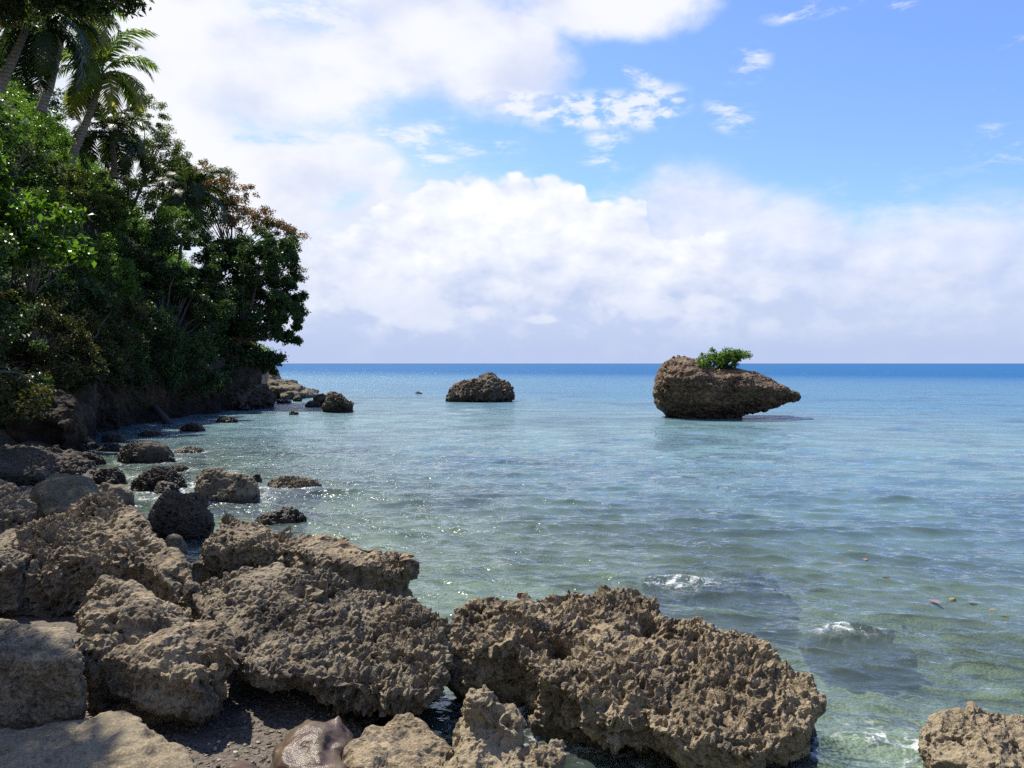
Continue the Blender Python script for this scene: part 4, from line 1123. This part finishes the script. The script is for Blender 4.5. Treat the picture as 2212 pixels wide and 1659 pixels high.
# ------------------------------------------------------------------ floating leaves
def floating(px, py, size, rot, label, cname):
    d = HC * FP / (py - HY)
    p = P(px, py, d)
    n = 10
    u = np.linspace(0, 1, n); w = 0.36 * np.sin(np.pi * u ** 0.8) * size
    V = [];
    for i in range(n):
        V += [(u[i] * size, -w[i] * 0.5, 0.02 * size * math.sin(u[i] * 3) + abs(w[i]) * 0.12), (u[i] * size, 0, 0.02 * size * math.sin(u[i] * 3)), (u[i] * size, w[i] * 0.5, 0.02 * size * math.sin(u[i] * 3) + abs(w[i]) * 0.12)]
    F = []
    for i in range(n - 1):
        F += [(3 * i, 3 * i + 3, 3 * i + 4, 3 * i + 1), (3 * i + 1, 3 * i + 4, 3 * i + 5, 3 * i + 2)]
    o = obj('floating_leaf', mesh_np('floating_leaf', np.array(V), np.array(F)), M[cname], None, (p[0], p[1], 0.014))
    o.rotation_euler = (0, 0, R(rot))
    tag(o, label, 'leaf', 'dead leaves floating on the water')


def flat_mat(name, c):
    m, t, out = new_mat(name)
    b = t.add('ShaderNodeBsdfPrincipled')
    t.l.new(t.ramp(t.noise(pos(t), 30, 3), [(0.3, tuple(x * 0.7 for x in c)), (0.7, c)]), b.inputs['Base Color']); b.inputs['Roughness'].default_value = 0.4
    t.l.new(b.outputs[0], out.inputs[0]); return m


M['leaf_orange'] = flat_mat('orange_dead_leaf', (0.273, 0.134, 0.059)); M['leaf_yellow'] = flat_mat('yellow_dead_leaf', (0.298, 0.178, 0.03)); M['leaf_pink'] = flat_mat('pinkish_dead_leaf', (0.273, 0.139, 0.099))
for a in ((1908, 1250, 0.13, 20, 'orange floating leaf, left one of the close pair off the largest boulder', 'leaf_orange'),
          (1920, 1251, 0.11, 160, 'orange floating leaf, right one of the close pair off the largest boulder', 'leaf_orange'),
          (2032, 1307, 0.17, 110, 'biggest floating leaf, pinkish and pointing away, right side', 'leaf_pink'),
          (2050, 1298, 0.12, 30, 'yellow floating leaf just behind the big pinkish one', 'leaf_yellow'),
          (2137, 1320, 0.10, 10, 'yellow floating leaf close to the right edge', 'leaf_yellow'),
          (2156, 1333, 0.11, -20, 'orange floating leaf closest to the right edge', 'leaf_orange'),
          (1868, 1213, 0.14, 60, 'brown-orange floating leaf, farthest-out large one', 'leaf_orange'),
          (1812, 1221, 0.09, 10, 'small yellow floating leaf, left of the close pair', 'leaf_yellow'),
          (1832, 1192, 0.09, 0, 'smallest yellow floating leaf, farthest from shore', 'leaf_yellow'),
          (2090, 1302, 0.09, -10, 'faint pink floating leaf between the pinkish one and the right edge', 'leaf_pink')):
    floating(*a)


# ------------------------------------------------------------------ the sea
def sea():
    dr = []
    r = 2.2
    while r < 30: dr.append(r); r += max(r * r / 4200, 0.0035 * r)
    while r < 30000: dr.append(r); r *= 1.009 if r < 600 else 1.03
    rr = np.array(dr)
    th = np.radians(np.linspace(-64, 64, 860))
    RR, TH = np.meshgrid(rr, th, indexing='ij')
    x = (RR * np.sin(TH)).ravel(); y = (RR * np.cos(TH)).ravel(); r = RR.ravel()
    sp = np.gradient(rr)[:, None].repeat(len(th), 1).ravel(); sp = np.maximum(sp, r * np.radians(128 / 860))
    z = np.zeros_like(x); dx = np.zeros_like(x); dy = np.zeros_like(x)
    g = np.random.default_rng(5)
    lam = np.geomspace(0.12, 3.2, 72)
    P2 = np.stack([x * 0.25, y * 0.25, np.zeros_like(x)], 1)
    gust = np.clip(1.0 + 0.8 * fbm(P2 * 0.5, 3), 0.35, 1.7)
    shoal = np.clip(0.55 + r / 30, 0.5, 1.0)
    for L in lam:
        a = R(-102 + g.normal() * (15 if L > 0.3 else 24))                          # running towards the shore
        k = 2 * math.pi / L
        st = 0.066 if L < 0.32 else (0.052 if L < 0.8 else 0.016)
        A = st / k
        kx, ky = k * math.cos(a), k * math.sin(a)
        w = np.clip((L / sp - 2.2) / 2.5, 0, 1) * gust * shoal
        ph = kx * x + ky * y + g.uniform(0, 6.28)
        z += A * w * np.sin(ph); c = 0.9 * A * w * np.cos(ph)
        dx += c * math.cos(a); dy += c * math.sin(a)
    # humps where the swell climbs over the sunken rocks
    foam = np.zeros_like(x)
    for (px, py, sx, sy, amp, fo) in ((1480, 1262, 0.6, 0.35, 0.035, 1.0), (1600, 1285, 0.5, 0.3, 0.03, 0.35), (1830, 1372, 0.35, 0.22, 0.075, 1.25), (1790, 1380, 0.3, 0.2, 0.03, 0.6), (1900, 1600, 0.45, 0.25, 0.02, 0.9), (1880, 1560, 0.4, 0.2, 0.0, 0.6),
                                      (1330, 1265, 0.25, 0.15, 0.0, 0.5), (430, 1075, 1.6, 0.5, 0.02, 0.9), (330, 1080, 1.1, 0.4, 0.03, 1.0), (620, 1050, 1.2, 0.6, 0.02, 0.7), (380, 975, 1.5, 0.8, 0.0, 0.7), (300, 1030, 1.0, 1.2, 0.0, 0.8), (985, 1560, 0.12, 0.3, 0, 0.3)):
        d = HC * FP / (py - HY); q = P(px, py, d)
        e = np.exp(-((x - q[0]) / sx) ** 2 - ((y - q[1]) / sy) ** 2)
        z += amp * e; foam = np.maximum(foam, fo * e)
    # foam collar round the rocks
    pts = [(p[0], p[1], f) for (w, f) in WL if f > 0 for p in w]
    kd = KDTree(len(pts))
    for i, p in enumerate(pts): kd.insert((p[0], p[1], 0), i)
    kd.balance()
    idx = np.nonzero((r < 72) & (np.abs(x) < 24))[0]
    xs, ys = x[idx], y[idx]
    col = np.zeros(len(idx))
    for j in range(len(idx)):
        _, i, dd = kd.find((xs[j], ys[j], 0))
        if dd < 1.4: col[j] = pts[i][2] * math.exp(-dd / 0.36)
    foam[idx] = np.maximum(foam[idx], col)
    V = np.stack([x + dx, y + dy, z], 1)
    na, nt = len(rr), len(th)
    ii = (np.arange(na - 1)[:, None] * nt + np.arange(nt - 1)[None, :]).ravel()
    F = np.stack([ii, ii + 1, ii + nt + 1, ii + nt], 1)
    me = mesh_np('water', V, F)
    at = me.attributes.new('foam', 'FLOAT', 'POINT'); at.data.foreach_set('value', foam.astype(np.float32))
    s = x - shore(y)
    return me


def mat_sea():
    m, t, out = new_mat('sea_water')
    p = pos(t)
    sep = t.add('ShaderNodeSeparateXYZ'); t.l.new(p, sep.inputs[0])
    X, Y, Z = sep.outputs
    flat = t.xyz(X, Y, 0.0)
    rad = t.vm('LENGTH', flat); rad = rad.node.outputs['Value']
    # ripples
    def ridge(n): return t.m('SUBTRACT', 1.0, t.m('ABSOLUTE', t.m('MULTIPLY_ADD', n, 2.0, -1.0)))
    rot = t.add('ShaderNodeMapping'); t.l.new(flat, rot.inputs['Vector']); rot.inputs['Rotation'].default_value = (0, 0, R(12))
    fl2 = rot.outputs[0]
    r1 = ridge(t.noise(t.vm('MULTIPLY', fl2, (0.5, 1.0, 1.0)), 3.4, 4, 0.55, 0.5)); r2 = ridge(t.noise(t.vm('MULTIPLY', flat, (0.42, 1, 1)), 1.5, 4, 0.62, 0.4)); r3 = t.noise(t.vm('MULTIPLY', flat, (0.35, 1, 1)), 0.45, 5, 0.65, 0.2)
    h = t.m('ADD', t.m('ADD', t.m('MULTIPLY', t.m('MULTIPLY', r1, 0.058), t.smooth(rad, 14, 75, 1.0, 0.3)), t.m('MULTIPLY', t.m('MULTIPLY', r2, 0.20), t.smooth(rad, 8, 28))), t.m('MULTIPLY', t.m('MULTIPLY', r3, 0.22), t.smooth(rad, 25, 90)))
    bp = t.add('ShaderNodeBump'); bp.inputs['Distance'].default_value = 1.0
    t.put(bp.inputs['Strength'], t.smooth(rad, 5, 60, 0.8, 1.0)); t.put(bp.inputs['Height'], h)
    # colour of the water body, by place: shallows, turquoise belt, deep water
    big = t.noise(t.vm('MULTIPLY', flat, (0.6, 1, 1)), 0.10, 4, 0.55); patch = t.noise(flat, 0.55, 4, 0.55)
    reach = t.m('ADD', Y, t.m('ADD', t.m('MULTIPLY', X, 0.8), t.m('MULTIPLY', t.m('SUBTRACT', big, 0.5), 14)))
    shallow_c = t.mix(t.smooth(patch, 0.40, 0.62), (0.085, 0.118, 0.094), (0.15, 0.205, 0.16))
    c = t.mix(t.smooth(reach, 8, 22), shallow_c, t.mix(t.smooth(patch, 0.35, 0.65), (0.095, 0.155, 0.165), (0.13, 0.225, 0.22)))
    c = t.mix(t.smooth(reach, 30, 75), c, (0.052, 0.155, 0.225))
    c = t.mix(t.smooth(reach, 75, 240), c, (0.007, 0.088, 0.215))
    c = t.mix(t.smooth(rad, 1000, 4000), c, (0.009, 0.07, 0.185))
    reef = t.noise(t.vm('MULTIPLY', flat, (0.55, 1, 1)), 0.23, 5, 0.6, 0.6)      # weed and reef showing through in patches
    c = t.mix(t.m('MULTIPLY', t.smooth(reef, 0.50, 0.64), t.smooth(rad, 150, 50, 0.0, 0.45)), c, (0.034, 0.062, 0.07))
    c = t.mix(1.0, c, (0.88, 0.87, 0.93), 'MULTIPLY')
    body = t.add('ShaderNodeBsdfDiffuse'); t.l.new(c, body.inputs['Color'])
    clear = t.add('ShaderNodeBsdfTransparent'); t.put(clear.inputs['Color'], (0.66, 0.80, 0.70))
    wb = t.add('ShaderNodeMixShader'); t.put(wb.inputs[0], t.smooth(reach, 4.0, 28, 0.26, 0.97))
    t.l.new(clear.outputs[0], wb.inputs[1]); t.l.new(body.outputs[0], wb.inputs[2])
    gl = t.add('ShaderNodeBsdfGlossy'); t.put(gl.inputs['Color'], (0.92, 0.95, 1.0)); t.put(gl.inputs['Roughness'], t.smooth(rad, 5, 160, 0.05, 0.16)); t.l.new(bp.outputs[0], gl.inputs['Normal'])
    fr = t.add('ShaderNodeFresnel'); fr.inputs['IOR'].default_value = 1.45; t.l.new(bp.outputs[0], fr.inputs['Normal'])
    ff = t.m('MINIMUM', fr.outputs[0], t.smooth(rad, 15, 200, 0.75, 0.15))
    wt = t.add('ShaderNodeMixShader'); t.put(wt.inputs[0], ff); t.l.new(wb.outputs[0], wt.inputs[1]); t.l.new(gl.outputs[0], wt.inputs[2])
    # foam and distant whitecaps
    at = t.add('ShaderNodeAttribute', attribute_name='foam')
    fn = t.noise(flat, 7.5, 7, 0.7, 0.8); fl = t.voro(t.vm('ADD', flat, t.vm('SCALE', t.noise(flat, 4, 3, col=True))), 5.0, 'DISTANCE_TO_EDGE')
    fo = t.m('MULTIPLY', at.outputs['Fac'], t.smooth(fn, 0.45, 0.70))
    fo = t.m('MAXIMUM', t.smooth(fo, 0.20, 0.80), t.m('MULTIPLY', t.m('MULTIPLY', t.smooth(at.outputs['Fac'], 0.3, 0.9), t.smooth(fl, 0.13, 0.0)), t.smooth(fn, 0.40, 0.60, 0.0, 0.7)))
    wcap = t.noise(t.vm('MULTIPLY', flat, (0.16, 0.6, 1)), 0.75, 3, 0.5)
    wm = t.m('MULTIPLY', t.smooth(wcap, 0.735, 0.77), t.smooth(rad, 90, 260, 0.0, 1.0))
    fo = t.m('MULTIPLY', t.m('MAXIMUM', t.m('MULTIPLY', fo, 0.72), wm), 0.85)
    fd = t.add('ShaderNodeBsdfDiffuse'); t.put(fd.inputs['Color'], (0.80, 0.82, 0.82))
    fin = t.add('ShaderNodeMixShader'); t.put(fin.inputs[0], fo); t.l.new(wt.outputs[0], fin.inputs[1]); t.l.new(fd.outputs[0], fin.inputs[2])
    t.l.new(fin.outputs[0], out.inputs[0])
    return m


tag(obj('water', sea(), mat_sea()), kind='structure')
